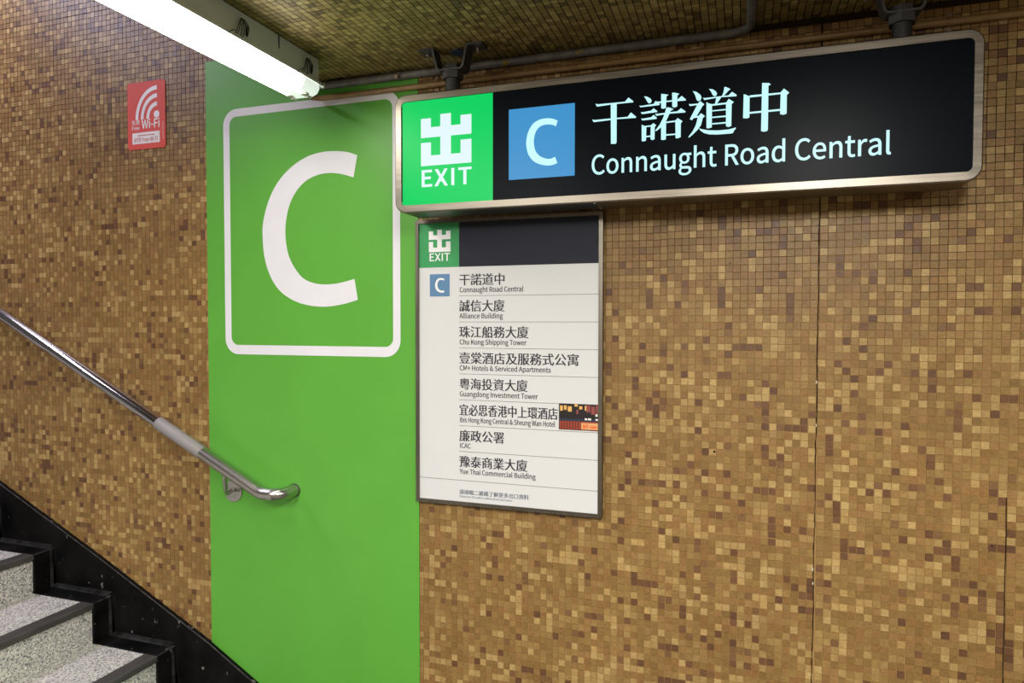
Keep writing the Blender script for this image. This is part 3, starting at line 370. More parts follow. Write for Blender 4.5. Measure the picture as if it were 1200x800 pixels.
維9.6P7^7$6R7S6h6}7p 2q2m3&103Q1:3<2v 2$2s1s1v1^1)2,0u2@1j2O2k 3e2|421L4X1Y4.3, 6j4I6j3I5[3I5[4I 5c7p5D6t4t5w4@5+4Y4V5*565*0d5[0d5[1<8h1<8h1n7>1n7>2t8R2t8R3I7>3I7>4I8P4I8P4z7>4z7>5y8_5y8_6M5i6M6;7a 6j4z5[4z5[5y6j5y 6j2t6j1n5[1n5[2t 1t362C3B4)3[41394Y3H4F414%4{3[4n3x4&2U3q3N5+4?6K3p6f3:5^2I5V3(6U3Z7`3-7s2T6_2+5u1r5Z1`5N1o4{2y512=491|3t1e3e
署9.6G707e707e6F6G6F 4W705r705r6F4W6F 2k704%704%6F2k6F 7p5b7&5$7&5I5<5I5<5z8>5z8>7W287W285z4d5z4d5I2V5I2V4z4d4z4d4D1j4D1j3s4{3s3@3;1Z2n1u2@3I2h3I0f3z0f3z0}7I0}7I0h7}0h7}3C5&3C603s8c3s8c4D6}4D7b4q8?5G 5|4D5<4D5<4z6y4z 3z1}7I1}7I1I3z1I 3z2G3z2v7I2v7I2G
船9.3&5z3P4o3v5#3J6- 3$3U3C2x3X2C3}2T3h3-3H3e 5L3~5L0d5}0d5}1+7l1+7l0f8D0f8D3~ 5}1[5}3L7l3L7l1[ 5j7L5h5s5^5L5F5&4y4a5A4?5n4g6.596;5i6>6<6>6x7L6x7L577P4j7a4S8(4M8m4P8j4{8+4x7~4}7}7L 496K494P2e4P2e6K 1`4P1`3~263~232|2#1w1[0{2(0a2O1c2a2s2e3~493~491J461B4-1?3F1@3V0m400n4Q0v4d1,4h1J4h6v3Q6v3o7k397u2}6v266v264P
解9.3E5L3E4P2b4P2b5L 3m5L4Q5L4Q4P3m4P 2Y5u2}6e3~6e3^5u 2m7t2Q6z2,6,1X5H2%5)245<243o212t1~1t1Z0{2&0c2J1W2[2W3E2W3E1/3m1/3m2W4Q2W4Q1F4O1?4G1=3p1=3~0k4N0m4k0t4z1*4~1F4~5u445u4a6}4@76497432743B7i 3E4(3E3%2`3%2b4( 3m4(4Q4(4Q3%3m3% 5u4w5[3{54335^2x6%3b6u3b6u2g5@2g5@276u276u0f7L0f7L278m278m2g7L2g7L3b8Z3b8Z457L457L4y6u4y6u4567456F4o 5?7O5?6}6E6}696M6#5}5_5X505<5M4s6)5;6O5h6h6A6v6}8(6}7{5~7p5Z7i5U6w5W7)5,7s5+8-508=5<8O5q8Y7O
誠9.7R7Y7{7/8?6a8e6x8D7E7v7n 1v5R1v5)3v5)3v5R 1v4O1v4$3v4$3v4O 1X6X1X6,4-6,4-6X 2=7]2_7-2v6Y3H6s307C2h7p 4L6K4L4F4I3>4:2/3s1(4?0d4g1s4y324}4D5s4D5n2l5e2:5^244z255,1_5i1`5}1f611s6@2]6F4q4}4q4}5w6h5w6r4)7)2U6O1f5o1(660h6f1<771u7L1;7i0r810e8J0p8b1A8s2?8M2Y8B1c821F7y1R7h1u7X2P813d8W5+8*5<7m4;7L3A7;5w8d5w8d6K7:6K787r6d7r6g6K 1u3J1u0m2E0m2E133u133u3J 2E2z3I2z3I1_2E1_
請9.1|5S1|5)445)445S 1|4P1|4&444&444P 1`6U1`6*4K6*4K6U 2R7a3+6]3T6v2z7v 6D7s6D7C4e7C4e6v6D6v6D6K4w6K4w6#6D6#6D5P4R5P4R5&8m5&8m5P6x5P6x6#8R6#8R6K6x6K6x6v8[6v8[7C6x7C6x7s 7j407j3X5_3X5_40 5-4X5-0f5_0f5_247j247j1B7h1:7_176s177&0g7`0h8)0n8;1#8@1B8@4X 5_337j337j2Y5_2Y 1|3M1|0n2M0n2M154915493M 2M2|3f2|3f1b2M1b
諾9.1{5S1{5)425)425S 1{4P1{4&424&424P 1`6U1`6*4D6*4D6U 2O7a3)6]3Q6v2w7v 7<7s7<7,5w7,5w7s5E7s5E7,4M7,4M6X5E6X5E5m5w5m5w6X7<6X7<5m7n5m7n6X8h6X8h7,7n7,7n7s 6-5z5u5+4D5+4D4U5d4U5@3i4p3,4:2U4_2/5H2v5H0e5x0e5x1)7v1)7v0g8M0g8M3N5k3N6=4U8n4U8n5+6M5+6`5r 5x1W5x2z7v2z7v1W 1|3M1|0n2M0n2M154715473M 2M2|3e2|3e1b2M1b
豫9.7$6y6^6?536?5^6y 5W7w57794c6U4#5w4I5W4d5n4d4W5t4W5:4,4;3a4W3B5E3a5{4&683c593*4-2Y4F285J2e6I3C6T3#5q2I4}1v4,1T4E115V1h6^2T6]1i6J1>6;146(115O145X0{5[0f600d6Q0j6l0{7(1J70217$2~7H377s2%8O1,8s1Q8K2$8)2c7i3K8V4#8;4E7Z3t6s3J6[3u6<4@6P4W8P4W8P6?786?7g747E7J7=7G5w7G6/7n 565r6I5r6E5N675%565% 6r5r7{5r7{5%6f5%6p5L 1v6=2g5h3G531W531W4`2[4`2[1M2Y1D2P1B1d1B1w0k2Q0l2u0t3-1,321K324`3r4`3d4#3Q3K3w3<484.4L5,4-554$533N533l5P3>5z3w6Y4N7A4/7V4%7S1`7S1`7&3_7&2v682;6Z
費9.3A3Y783Y783.3A3. 3A2h782h782;3A2; 3A4K784K783z3A3z 4*1s3#1M1i11240f3K1.4Y1] 5x1Y7713890h8b1.7b1P6N1s7n1s7n4a884d8G4m8S5*8[5i6F5i6F688/688/7L6F7L6F7s5o7s5o7L4]7L4]7s4,7s4,7L247L247(4,7(4,6[2S6[2A5E3`5E395,2]4q1j4_2(442h4D2h1s681s 2}684*683{5i2w5i 4[685o685o5i4T5i 4]7(5o7(5o6[4]6[ 6F7(7Y7(7Y6[6F6[ 8%5E7z5,7i5&785)7@4m3n4m415*4E5E5o5E5o4o6F4o6F5E
資9.2+7>2|6}3f6_3}7-387I2C7d 1c5`1x513{5p3u6? 3@3n793n793<3@3< 3@2v792v792D3@2D 3@4e794e79453@45 5|1Z7512810g8a1*7]1P6D1x 4(1w2~1O1h13240f3K104X1a 537s4u7G4Q6w3}6N4J645.6r7n6r7C6;7n6-886Z8Y77867A8-7?5J7?5b7l 6%6o5i6D5?5}4e5d4%5S4<5.5(5B5e5c68616k5a7O5=8;5%8Y5L7g5b7#6(6M6R6V6h 2h5.2h1|7n1|7n5.
道9.1p7>2N6[2z5|3J6?2x6x2=7W 4t467O467O3U4t3U 4t307O307O2O4t2O 4t5;7O5;7O4[4t4[ 4A5d4A2%8(2%8(5d655d6M6D8d6D8d6q7:6q7n7d7:7s6`6q566q5Z7&5E7M5&7v4V7c5+6q3i6q3i6D5n6D5^5d 3E5,1g5,1g4U2n4U2n2/2;1m1`1=2%0m2J1;2l1X3-1d3J1V3r1=4L1(510x5}0u8`0}8o1U5~1I561K4T1T3}1g3E2.
酒9.1u7A306P3P6|277g 1Z582x4L3:4y1x5` 1h132<0o2v2)3P3E3&3e2F2B 3t5r3t0f4I0f4I1,7w1,7w0h8O0h8O5r7$5r7$6v8j6v8j7L3Z7L3Z6v576v575r 5g6v6O6v6O5r5g5r 4I2Q7w2Q7w1[4I1[ 4I3$4I3b4c3H573j5T455d4^5h5B6M5B6M4F6R3~6d3m7,3i7w3i7w3$ 4I3j4I5B5=5B5=5*574^4z45 6y5B7w5B7w4;70496|4;6y4G
香9.3Q257&257&1M3Q1M 3Q2]3Q3A7&3A7&2] 2y3l2y0e3Q0e3Q0~7&0~7&0f7^0f7^3l 7G7n507K2I782V6f4w6u4w6+1k6+1k5V4>5V3Q4r2X4;1]3p2$3D3*3v4*4_4w5S4w4#5S4#5S5R6G4c7I3}8M3L8q3w7u4B6{4u625V8b5V8b6+5S6+5S6{6i7/7p7C
 3+"""
AB = ''.join(chr(c) for c in range(35, 127) if c not in (92, 39)); ABI = {c: i for i, c in enumerate(AB)}
def dec(s): return (ABI[s[0]]*90 + ABI[s[1]])/2000 - .6
FONT = {}
for ln in GLYPHS.split('\n'):
    cs = [c for c in ln[3:].split(' ') if c]
    FONT[ln[0]] = (dec(ln[1:3]), [[(dec(c[i:i+2]), dec(c[i+2:i+4])) for i in range(0, len(c), 4)] for c in cs])
EM = 0.35
def fatten(c, ax, az):
    """move upright edges out by ax and level edges out by az (mitred)"""
    n = len(c); out = []; A = 0
    E = []
    for i in range(n):
        (x0, z0), (x1, z1) = c[i], c[(i+1) % n]; L = math.hypot(x1-x0, z1-z0) or 1e-9
        nx, nz = (z1-z0)/L, -(x1-x0)/L; E.append((nx, nz, ax*nx*nx + az*nz*nz))
    for i in range(n):
        a, b = E[i-1], E[i]; det = a[0]*b[1] - a[1]*b[0]
        if abs(det) < .35:
            mx, mz = a[0]+b[0], a[1]+b[1]; L = math.hypot(mx, mz)
            if L < .3: dx = dz = 0
            else: d = (a[2]+b[2])/2; dx, dz = mx/L*d, mz/L*d
        else:
            dx = (a[2]*b[1] - b[2]*a[1])/det; dz = (a[0]*b[2] - b[0]*a[2])/det
        out.append((c[i][0]+dx, c[i][1]+dz))
    return out
def fill(contours, y, depth=.0004):
    """filled flat print with holes: contours in XZ at plane y"""
    cu = bpy.data.curves.new('outline', 'CURVE'); cu.dimensions = '2D'; cu.fill_mode = 'BOTH'
    for c in contours:
        s = cu.splines.new('POLY'); s.points.add(len(c)-1)
        for i, (a, b) in enumerate(c): s.points[i].co = (a, b, 0, 1)
        s.use_cyclic_u = True
    o = bpy.data.objects.new('outline', cu); me = o.to_mesh()
    v = [(q.co.x, y, q.co.y) for q in me.vertices]; f = [tuple(p.vertices) for p in me.polygons]
    o.to_mesh_clear(); bpy.data.objects.remove(o); bpy.data.curves.remove(cu)
    return v, f
def print_text(s, x, z, em, y, mat, parent, width=None, ax=0., az=0., mb=None, name='lettering', sp=0., strike=(0,)):
    nat = sum(FONT[c][0] + sp for c in s)/EM
    sx = (width/(nat*em)) if width else 1.0
    own = mb is None; mb = mb or MB()
    for c in s:
        adv, cs = FONT[c]
        if cs:
            cs = [fatten(q, ax*EM, az*EM) for q in cs]
            k = em/EM
            v, f = fill([[(x + a*k*sx, z + b*k) for a, b in q] for q in cs], y)
            for n_, dx in enumerate(strike): mb.add([(q[0] + dx*em, q[1] - .00002*n_, q[2]) for q in v], f)
        x += (adv + sp)/EM*em*sx
    if own: return mb.build(name, mat, parent)
    return mb
TRACED = {'dry':[[(-0.3926,0.6074),(-0.3859,0.6053),(-0.3112,0.6048),(-0.3012,0.6151),(-0.2885,0.6043),(-0.2885,0.6008),(-0.3335,0.601),(-0.3505,0.6008),(-0.3887,0.599)],[(-0.3501,0.6043),(-0.3335,0.6026),(-0.3334,0.4964),(-0.3358,0.4924),(-0.349,0.493)],[(-0.4021,0.5652),(-0.3965,0.563),(-0.3039,0.563),(-0.2942,0.5739),(-0.2806,0.5614),(-0.2811,0.558),(-0.3333,0.5594),(-0.3498,0.5587),(-0.3977,0.5572)]],'promise':[[(-0.259,0.6139),(-0.251,0.6122),(-0.2418,0.6064),(-0.2383,0.5999),(-0.2417,0.594),(-0.2463,0.5936),(-0.2497,0.5976),(-0.2555,0.6085)],[(-0.2715,0.5901),(-0.2669,0.589),(-0.2332,0.5909),(-0.228,0.5984),(-0.2177,0.5902),(-0.2177,0.5863),(-0.2662,0.5854),(-0.2692,0.5857)],[(-0.2673,0.5729),(-0.2633,0.5713),(-0.2399,0.5737),(-0.2331,0.5794),(-0.2237,0.5709),(-0.2237,0.5682),(-0.2622,0.5666),(-0.2652,0.5669)],[(-0.266,0.5555),(-0.2621,0.5539),(-0.2398,0.556),(-0.233,0.5615),(-0.225,0.5534),(-0.225,0.55),(-0.2609,0.5494),(-0.2644,0.5498)],[(-0.265,0.5381),(-0.2585,0.5345),(-0.2523,0.5334),(-0.2532,0.4944),(-0.2583,0.4925),(-0.2647,0.4937)],[(-0.2406,0.5342),(-0.2338,0.5393),(-0.226,0.5334),(-0.2298,0.5291),(-0.2303,0.4959),(-0.2365,0.4941),(-0.2411,0.4968)],[(-0.2539,0.5341),(-0.2397,0.5341),(-0.2397,0.5309),(-0.2539,0.5304)],[(-0.2537,0.5066),(-0.24,0.5071),(-0.24,0.5034),(-0.2537,0.5029)],[(-0.2134,0.6156),(-0.2055,0.6143),(-0.1935,0.6112),(-0.1993,0.608),(-0.2007,0.5767),(-0.2086,0.5752),(-0.2131,0.5779)],[(-0.1846,0.6159),(-0.1763,0.6146),(-0.1658,0.611),(-0.1706,0.6072),(-0.1709,0.5778),(-0.1782,0.5756),(-0.1838,0.5784)],[(-0.2269,0.596),(-0.2144,0.5956),(-0.1705,0.5959),(-0.1595,0.6047),(-0.1483,0.5941),(-0.1487,0.5914),(-0.1997,0.5925),(-0.2144,0.5913),(-0.2246,0.5927)],[(-0.2289,0.565),(-0.2244,0.5634),(-0.1703,0.5651),(-0.161,0.5723),(-0.1492,0.563),(-0.1496,0.5599),(-0.1949,0.5608),(-0.2243,0.5584),(-0.2266,0.5591)],[(-0.1991,0.5776),(-0.1928,0.5777),(-0.1804,0.5719),(-0.1882,0.5675),(-0.2015,0.538),(-0.2139,0.5254),(-0.2263,0.5169),(-0.2282,0.5193),(-0.2162,0.5348),(-0.2073,0.5522)],[(-0.2128,0.5299),(-0.1998,0.5401),(-0.2001,0.4933),(-0.2057,0.4915),(-0.213,0.4933)],[(-0.1757,0.5406),(-0.1697,0.5471),(-0.1567,0.5373),(-0.1612,0.532),(-0.1613,0.4957),(-0.1687,0.493),(-0.1747,0.4942)],[(-0.2004,0.5402),(-0.1746,0.5412),(-0.1746,0.5373),(-0.2004,0.5365)],[(-0.2002,0.5066),(-0.1744,0.5064),(-0.1743,0.5028),(-0.2002,0.5027)]],'way':[[(-0.1308,0.6143),(-0.122,0.6116),(-0.111,0.6026),(-0.1083,0.5944),(-0.1109,0.588),(-0.1174,0.5864),(-0.1207,0.5901),(-0.1252,0.6041)],[(-0.1405,0.5815),(-0.1361,0.5804),(-0.1174,0.5803),(-0.112,0.5865),(-0.101,0.5769),(-0.1053,0.5728),(-0.1204,0.5474),(-0.1149,0.548),(-0.1095,0.5542),(-0.0992,0.5454),(-0.1044,0.5414),(-0.1092,0.5228),(-0.1168,0.5122),(-0.1277,0.5019),(-0.1398,0.4923),(-0.1413,0.4945),(-0.13,0.5089),(-0.1224,0.5239),(-0.1175,0.5437),(-0.128,0.5429),(-0.1324,0.5379),(-0.138,0.5412),(-0.1347,0.5476),(-0.1195,0.5765),(-0.136,0.5757),(-0.1389,0.5762)],[(-0.1147,0.5154),(-0.1092,0.5126),(-0.0906,0.5076),(-0.0646,0.5049),(-0.0389,0.5053),(-0.0215,0.5086),(-0.0209,0.5065),(-0.0261,0.4997),(-0.0282,0.495),(-0.0324,0.4941),(-0.0688,0.4945),(-0.0883,0.4967),(-0.1014,0.5014),(-0.1102,0.5082)],[(-0.0894,0.6155),(-0.0807,0.6139),(-0.072,0.6074),(-0.0691,0.6015),(-0.0708,0.5961),(-0.0762,0.5951),(-0.0806,0.5994),(-0.0839,0.6075)],[(-0.0506,0.6168),(-0.0463,0.6157),(-0.0352,0.6094),(-0.0409,0.6052),(-0.0504,0.5951),(-0.0557,0.5912),(-0.0568,0.5931),(-0.0526,0.6042)],[(-0.1044,0.594),(-0.0996,0.5929),(-0.0408,0.5937),(-0.0313,0.6019),(-0.0202,0.593),(-0.0206,0.5893),(-0.0632,0.5909),(-0.0989,0.5879),(-0.1017,0.5882)],[(-0.0708,0.5906),(-0.0579,0.5914),(-0.0632,0.5831),(-0.0696,0.5749),(-0.0739,0.5757)],[(-0.0956,0.5819),(-0.0901,0.578),(-0.0814,0.5749),(-0.0816,0.5146),(-0.0885,0.5124),(-0.095,0.5136)],[(-0.0464,0.5747),(-0.0397,0.5847),(-0.0268,0.575),(-0.0321,0.57),(-0.0326,0.5136),(-0.0401,0.5116),(-0.0458,0.5143)],[(-0.0825,0.575),(-0.046,0.5758),(-0.0459,0.5714),(-0.0825,0.5706)],[(-0.0813,0.5588),(-0.0463,0.5592),(-0.0462,0.5559),(-0.0813,0.5559)],[(-0.0811,0.5421),(-0.0461,0.5421),(-0.0461,0.5381),(-0.0811,0.5387)],[(-0.081,0.5251),(-0.0459,0.5252),(-0.0459,0.5214),(-0.081,0.5217)]],'middle':[[(-0.0027,0.5927),(0.0026,0.5907),(0.012,0.5853),(0.0119,0.5315),(0.0053,0.5295),(-0.0036,0.5314)],[(0.0869,0.5883),(0.0947,0.5968),(0.1072,0.5851),(0.1016,0.5796),(0.1015,0.5328),(0.094,0.5303),(0.0859,0.5328)],[(0.0419,0.6166),(0.0584,0.6148),(0.0631,0.6104),(0.0574,0.6077),(0.0572,0.4967),(0.0555,0.4929),(0.0483,0.4916),(0.0407,0.4938)],[(0.012,0.5881),(0.0869,0.5877),(0.0869,0.5833),(0.0121,0.5826)],[(0.0114,0.5454),(0.0873,0.5461),(0.0874,0.5413),(0.0114,0.5408)]],'signC':[[(-0.5009,0.571),(-0.5161,0.5778),(-0.5331,0.5805),(-0.553,0.5791),(-0.573,0.5695),(-0.5874,0.5489),(-0.5938,0.5248),(-0.5937,0.5056),(-0.5879,0.4831),(-0.574,0.464),(-0.5545,0.4527),(-0.5328,0.4473),(-0.5157,0.4477),(-0.5016,0.4521)],[(-0.5085,0.47),(-0.5214,0.4655),(-0.5356,0.4671),(-0.5528,0.475),(-0.566,0.4907),(-0.5712,0.5119),(-0.5701,0.531),(-0.5632,0.5495),(-0.5501,0.5603),(-0.533,0.5631),(-0.516,0.5605),(-0.5064,0.5553)]],'bigC':[[(-1.256,0.5723),(-1.2936,0.5857),(-1.3412,0.593),(-1.3964,0.5938),(-1.4595,0.582),(-1.524,0.5508),(-1.5825,0.5002),(-1.6229,0.4355),(-1.646,0.363),(-1.6495,0.3139),(-1.6429,0.2396),(-1.6199,0.1712),(-1.5792,0.1151),(-1.5185,0.0777),(-1.45,0.059),(-1.3797,0.0549),(-1.3107,0.0639),(-1.2564,0.0776)],[(-1.2694,0.1496),(-1.3239,0.1376),(-1.3791,0.1326),(-1.4281,0.137),(-1.4776,0.1561),(-1.5173,0.1994),(-1.5414,0.2487),(-1.551,0.3099),(-1.5475,0.3645),(-1.5325,0.4183),(-1.5033,0.465),(-1.4631,0.4985),(-1.4109,0.5165),(-1.3555,0.5187),(-1.3077,0.5095),(-1.2712,0.4977)]]}
LOGO = [(0,.06),(.2,.06),(.2,.24),(.39,.24),(.39,0),(.6,0),(.6,.24),(.79,.24),(.79,.06),(1,.06),(1,.44),(.6,.44),(.6,.80),(.79,.80),(.79,.54),(1,.54),(1,1),(0,1),(0,.54),(.2,.54),(.2,.80),(.39,.80),(.39,.44),(0,.44)]

# ------------------------------------------------------------------ the setting: shell
PITCH = 0.0205; JX = 0.199     # a tile joint runs exactly on the crack
SKIRT = [(-4.6, .03), (-3.6, -.42), (-3.032, -.681), (-2.429, -.959), (-1.898, -1.217), (-1.683, -1.339), (-1.436, -1.465), (-1.30, -1.47)]
def skirt_z(x):
    for (a, za), (b, zb) in zip(SKIRT, SKIRT[1:]):
        if a <= x <= b: return za + (zb-za)*(x-a)/(b-a)
    return -1.47
def stair_ceiling(x): return 1.15 + (-1.45 - x)*.49

wall = MB().prism([(-4.6, FLOOR), (3.0, FLOOR), (3.0, CEIL+.1), (-1.35, CEIL+.1), (-1.35, 1.25), (-4.6, 2.85)], 0.0, .15).build('wall_back', m_grout)
tag(wall, kind='structure')
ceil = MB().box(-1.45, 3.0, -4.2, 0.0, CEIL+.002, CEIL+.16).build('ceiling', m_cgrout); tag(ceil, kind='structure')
tag(MB().box(-1.45, -1.35, -4.2, -0.001, CEIL+.16, 1.2).build('wall_over_ceiling_edge', m_plaster), kind='structure')
tag(MB().prism([(-1.35, 1.2), (-1.35, 1.3), (-4.6, 2.9), (-4.6, 2.79)], -4.2, -0.001).build('ceiling_over_stairs', m_plaster), kind='structure')
tag(MB().box(-1.43, 3.0, -4.2, 0, FLOOR-.1, FLOOR).build('floor', m_floor), kind='structure')
tag(MB().box(-4.6, 3.0, -4.35, -4.2, FLOOR, 2.9).build('wall_opposite', m_plaster), kind='structure')

PAL = {'L': [(188,156,98), (180,148,92), (194,163,106), (174,142,88)],
       'M': [(156,124,72), (149,117,67), (163,130,77), (144,112,63), (151,113,65), (158,121,73)],
       'D': [(122,86,58), (112,78,52), (132,98,64), (108,76,52)]}
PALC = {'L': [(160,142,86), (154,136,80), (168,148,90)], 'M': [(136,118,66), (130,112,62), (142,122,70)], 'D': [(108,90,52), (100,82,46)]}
def tones(nx, ny, seed, pal, pl=.22, pd=.10):
    rg = np.random.default_rng(seed)
    lo = rg.random((nx//7+3, ny//7+3))
    gx, gy = np.meshgrid(np.arange(nx)/7, np.arange(ny)/7, indexing='ij'); ix, iy = gx.astype(int), gy.astype(int); fx, fy = gx-ix, gy-iy
    fld = (lo[ix,iy]*(1-fx)*(1-fy) + lo[ix+1,iy]*fx*(1-fy) + lo[ix,iy+1]*(1-fx)*fy + lo[ix+1,iy+1]*fx*fy)
    r = rg.random((nx, ny)); cls = np.full((nx, ny), 1)
    cls[r < pl*(.35+1.4*fld)] = 0; cls[r > 1-pd*.75] = 2
    for _ in range(int(nx*ny*.016)):                      # short runs of one tone, the way the sheets were laid
        i, j = rg.integers(nx), rg.integers(ny); n = rg.integers(2, 5); k = rg.choice([0, 1, 1, 2, 2])
        if rg.random() < .5: cls[i:i+n, j] = k
        else: cls[i, j:j+n] = k
    keys = 'LMD'; out = np.zeros((nx, ny, 3))
    for q in range(3):
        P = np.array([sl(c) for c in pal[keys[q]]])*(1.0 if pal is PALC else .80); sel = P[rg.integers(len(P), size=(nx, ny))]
        m = cls == q; out[m] = sel[m]
    out *= (0.93 + .14*rg.random((nx, ny, 1)))
    return out
def tile_mesh(name, C, T, axes, mat, gap=.0014, hgt=.0016, seed=3):
    """C (n,2) tile centres in the wall's plane, T (n,3) tones; each tile a low frustum with its own tilt"""
    rg = np.random.default_rng(seed); n = len(C)
    h = PITCH/2 - gap/2; hs = h*(1 + rg.normal(0, .018, (n, 2))).clip(.94, 1.035)
    sgn = np.array([(-1,-1), (1,-1), (1,1), (-1,1)])
    base = C[:,None,:] + sgn[None]*hs[:,None,:] + rg.normal(0, .00018, (n,1,2))
    top = C[:,None,:] + sgn[None]*(hs[:,None,:] - .0004) + rg.normal(0, .00018, (n,1,2))
    tilt = rg.normal(0, .006, (n, 2)); up = hgt + rg.normal(0, .00015, (n,1)) + (sgn[None]*h*min(1, hgt/.0012)*tilt[:,None,:]).sum(-1)
    V = np.zeros((n, 8, 3)); V[:,:4] = axes(base, np.zeros((n,4))); V[:,4:] = axes(top, up)
    F = np.array([(4,5,6,7), (0,1,5,4), (1,2,6,5), (2,3,7,6), (3,0,4,7)])
    FF = (F[None] + (np.arange(n)*8)[:,None,None]).reshape(-1, 4)
    me = bpy.data.meshes.new(name); me.vertices.add(n*8); me.vertices.foreach_set('co', V.reshape(-1))
    nf = len(FF); me.loops.add(nf*4); me.loops.foreach_set('vertex_index', FF.reshape(-1).astype(np.int32))
    me.polygons.add(nf); me.polygons.foreach_set('loop_start', np.arange(0, nf*4, 4, dtype=np.int32)); me.polygons.foreach_set('loop_total', np.full(nf, 4, dtype=np.int32))
    at = me.attributes.new('tone', 'FLOAT_COLOR', 'FACE'); cc = np.ones((n, 5, 4)); cc[:,:,:3] = T[:,None,:]
    at.data.foreach_set('color', cc.reshape(-1)); me.materials.append(mat); me.polygons.foreach_set('use_smooth', np.zeros(nf, bool)); me.update(calc_edges=True)
    return me
def lay(parent, C, T, axes, mat, near, gap, stuffname, seed, hgt=.0016, single='tile'):
    """the `near` mask picks the tiles that show largest: objects of their own; the rest is one part"""
    me = tile_mesh(stuffname, C[~near], T[~near], axes, mat, gap=gap, hgt=hgt, seed=seed)
    o = bpy.data.objects.new(stuffname, me); COL.objects.link(o); o.parent = parent; o.matrix_parent_inverse = Matrix.Translation(-Vector(parent.location)); tag(o, kind='stuff')
    Cn, Tn = C[near], T[near]; protos = {}
    rg = np.random.default_rng(seed+1)
    K = np.unique(np.round(Tn, 2), axis=0)
    for c, t in zip(Cn, Tn):
        key = (tuple(np.round(t*12).astype(int)), int(rg.integers(2)))
        if key not in protos:
            protos[key] = tile_mesh(single, np.zeros((1, 2)), t[None], axes, mat, gap=gap, hgt=hgt, seed=int(rg.integers(1e6)))
        o = bpy.data.objects.new(single, protos[key]); COL.objects.link(o); o.parent = parent
        o.location = Vector(axes(c[None], np.zeros(1))[0]) - Vector(axes(np.zeros((1, 2)), np.zeros(1))[0]) - Vector(parent.location)
CM = cam.matrix_world.inverted(); CMn = np.array(CM)
def project(P):
    Q = np.c_[P[:,0], P[:,1], P[:,2]+H, np.ones(len(P))] @ CMn.T
    d = -Q[:,2]; return 600 + 798.7*Q[:,0]/d, 400 - 798.7*Q[:,1]/d, d

# wall mosaic
i0, i1 = -185, 105; j0, j1 = -75, 128
I, J = np.meshgrid(np.arange(i0, i1), np.arange(j0, j1), indexing='ij')
T = tones(i1-i0, j1-j0, 11, PAL).reshape(-1, 3)
rg = np.random.default_rng(5)
sheet = rg.normal(0, .0007, ((i1-i0)//15+2, (j1-j0)//15+2, 2))        # sheets of 15 tiles sit a little off one another
off = sheet[(I-i0)//15, (J-j0)//15]
X = (JX + (I+.5)*PITCH + np.where(I >= 0, .0016, -.0012) + off[...,0]*.6).reshape(-1); Z = ((J+.5)*PITCH + off[...,1]).reshape(-1)
sk = np.array([skirt_z(x) for x in X])
ok = (Z > sk - .004) & ~((X < -1.35) & (Z > stair_ceiling(X) - .02)) & ~((X > -1.45) & (Z > CEIL - .009))
ok &= ~((X > -1.885) & (X < -1.04) & (Z < .95)) & (Z > FLOOR+.1)
C = np.c_[X, Z][ok]; T = T[ok]
def ax_wall(q, h):
    o = np.zeros(q.shape[:-1] + (3,)); o[...,0] = q[...,0]; o[...,1] = -h; o[...,2] = q[...,1]; return o
px, py, dd = project(ax_wall(C, np.zeros(len(C))))
inv = (px > -5) & (px < 1195) & (py > 5) & (py < 796) & ~((px < 1160) & (py < 275))
sc = np.where(inv, 1/dd, 0); near = np.zeros(len(C), bool); near[np.argsort(-sc)[:300]] = True
lay(wall, C, T, ax_wall, m_tile, near, .0012, 'mosaic_tiles', 21)

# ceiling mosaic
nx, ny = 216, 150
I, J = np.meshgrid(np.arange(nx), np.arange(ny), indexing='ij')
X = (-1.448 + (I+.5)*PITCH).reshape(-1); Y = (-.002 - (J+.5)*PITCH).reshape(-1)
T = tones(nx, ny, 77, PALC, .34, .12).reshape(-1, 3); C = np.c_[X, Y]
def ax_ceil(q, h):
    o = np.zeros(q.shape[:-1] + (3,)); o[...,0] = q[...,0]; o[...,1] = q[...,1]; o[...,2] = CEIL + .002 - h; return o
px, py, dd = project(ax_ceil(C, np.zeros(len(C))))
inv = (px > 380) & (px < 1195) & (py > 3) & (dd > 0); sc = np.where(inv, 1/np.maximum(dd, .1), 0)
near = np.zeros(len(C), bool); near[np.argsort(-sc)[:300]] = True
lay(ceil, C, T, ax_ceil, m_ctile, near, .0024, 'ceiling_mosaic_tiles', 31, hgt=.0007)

# movement joint that has cracked open, its plaster chips, the drill hole
rr = random.Random(4)
L, R = [], []; z = CEIL
while z > -1.45:
    wd = .0004 + .0006*rr.random() if z > .26 else .0012 + .0018*rr.random()
    x = JX + .0006*math.sin(z*21) + rr.uniform(-.0009, .0009) - (.004*max(0, .3-z)/1.2)
    L.append((x-wd/2, z)); R.append((x+wd/2, z)); z -= rr.uniform(.012, .03)
MB().prism(L + R[::-1], -.0031, -.0005).build('crack', m_crack, wall)['label'] = 'dark crack running down the mosaic'
L, R = [], []; z = -.45
while z > -1.45:
    x = .650 + .0005*math.sin(z*30); L.append((x-.0009, z)); R.append((x+.0009, z)); z -= .03
MB().prism(L + R[::-1], -.0030, -.0005).build('crack', m_crack, wall)
for cx, cz, s in ((.1965, -.165, .005), (.1975, -.285, .004), (.193, -.69, .006), (.194, -.73, .004)):
    P = [(cx + s*.5*rr.uniform(.5, 1)*math.cos(t), cz + s*1.3*rr.uniform(.6, 1)*math.sin(t)) for t in [k*math.pi/4 for k in range(8)]]
    MB().prism(P, -.0034, -.001).build('plaster_chip', m_chip, wall)
for cx, cz, r in ((-.074, -.376, .0032), (-.036, .171, .002), (.62, -.58, .0018)):
    MB().prism([(cx + r*math.cos(k*math.pi/5), cz + r*math.sin(k*math.pi/5)) for k in range(10)], -.0032, -.001).build('drill_hole', m_crack, wall)

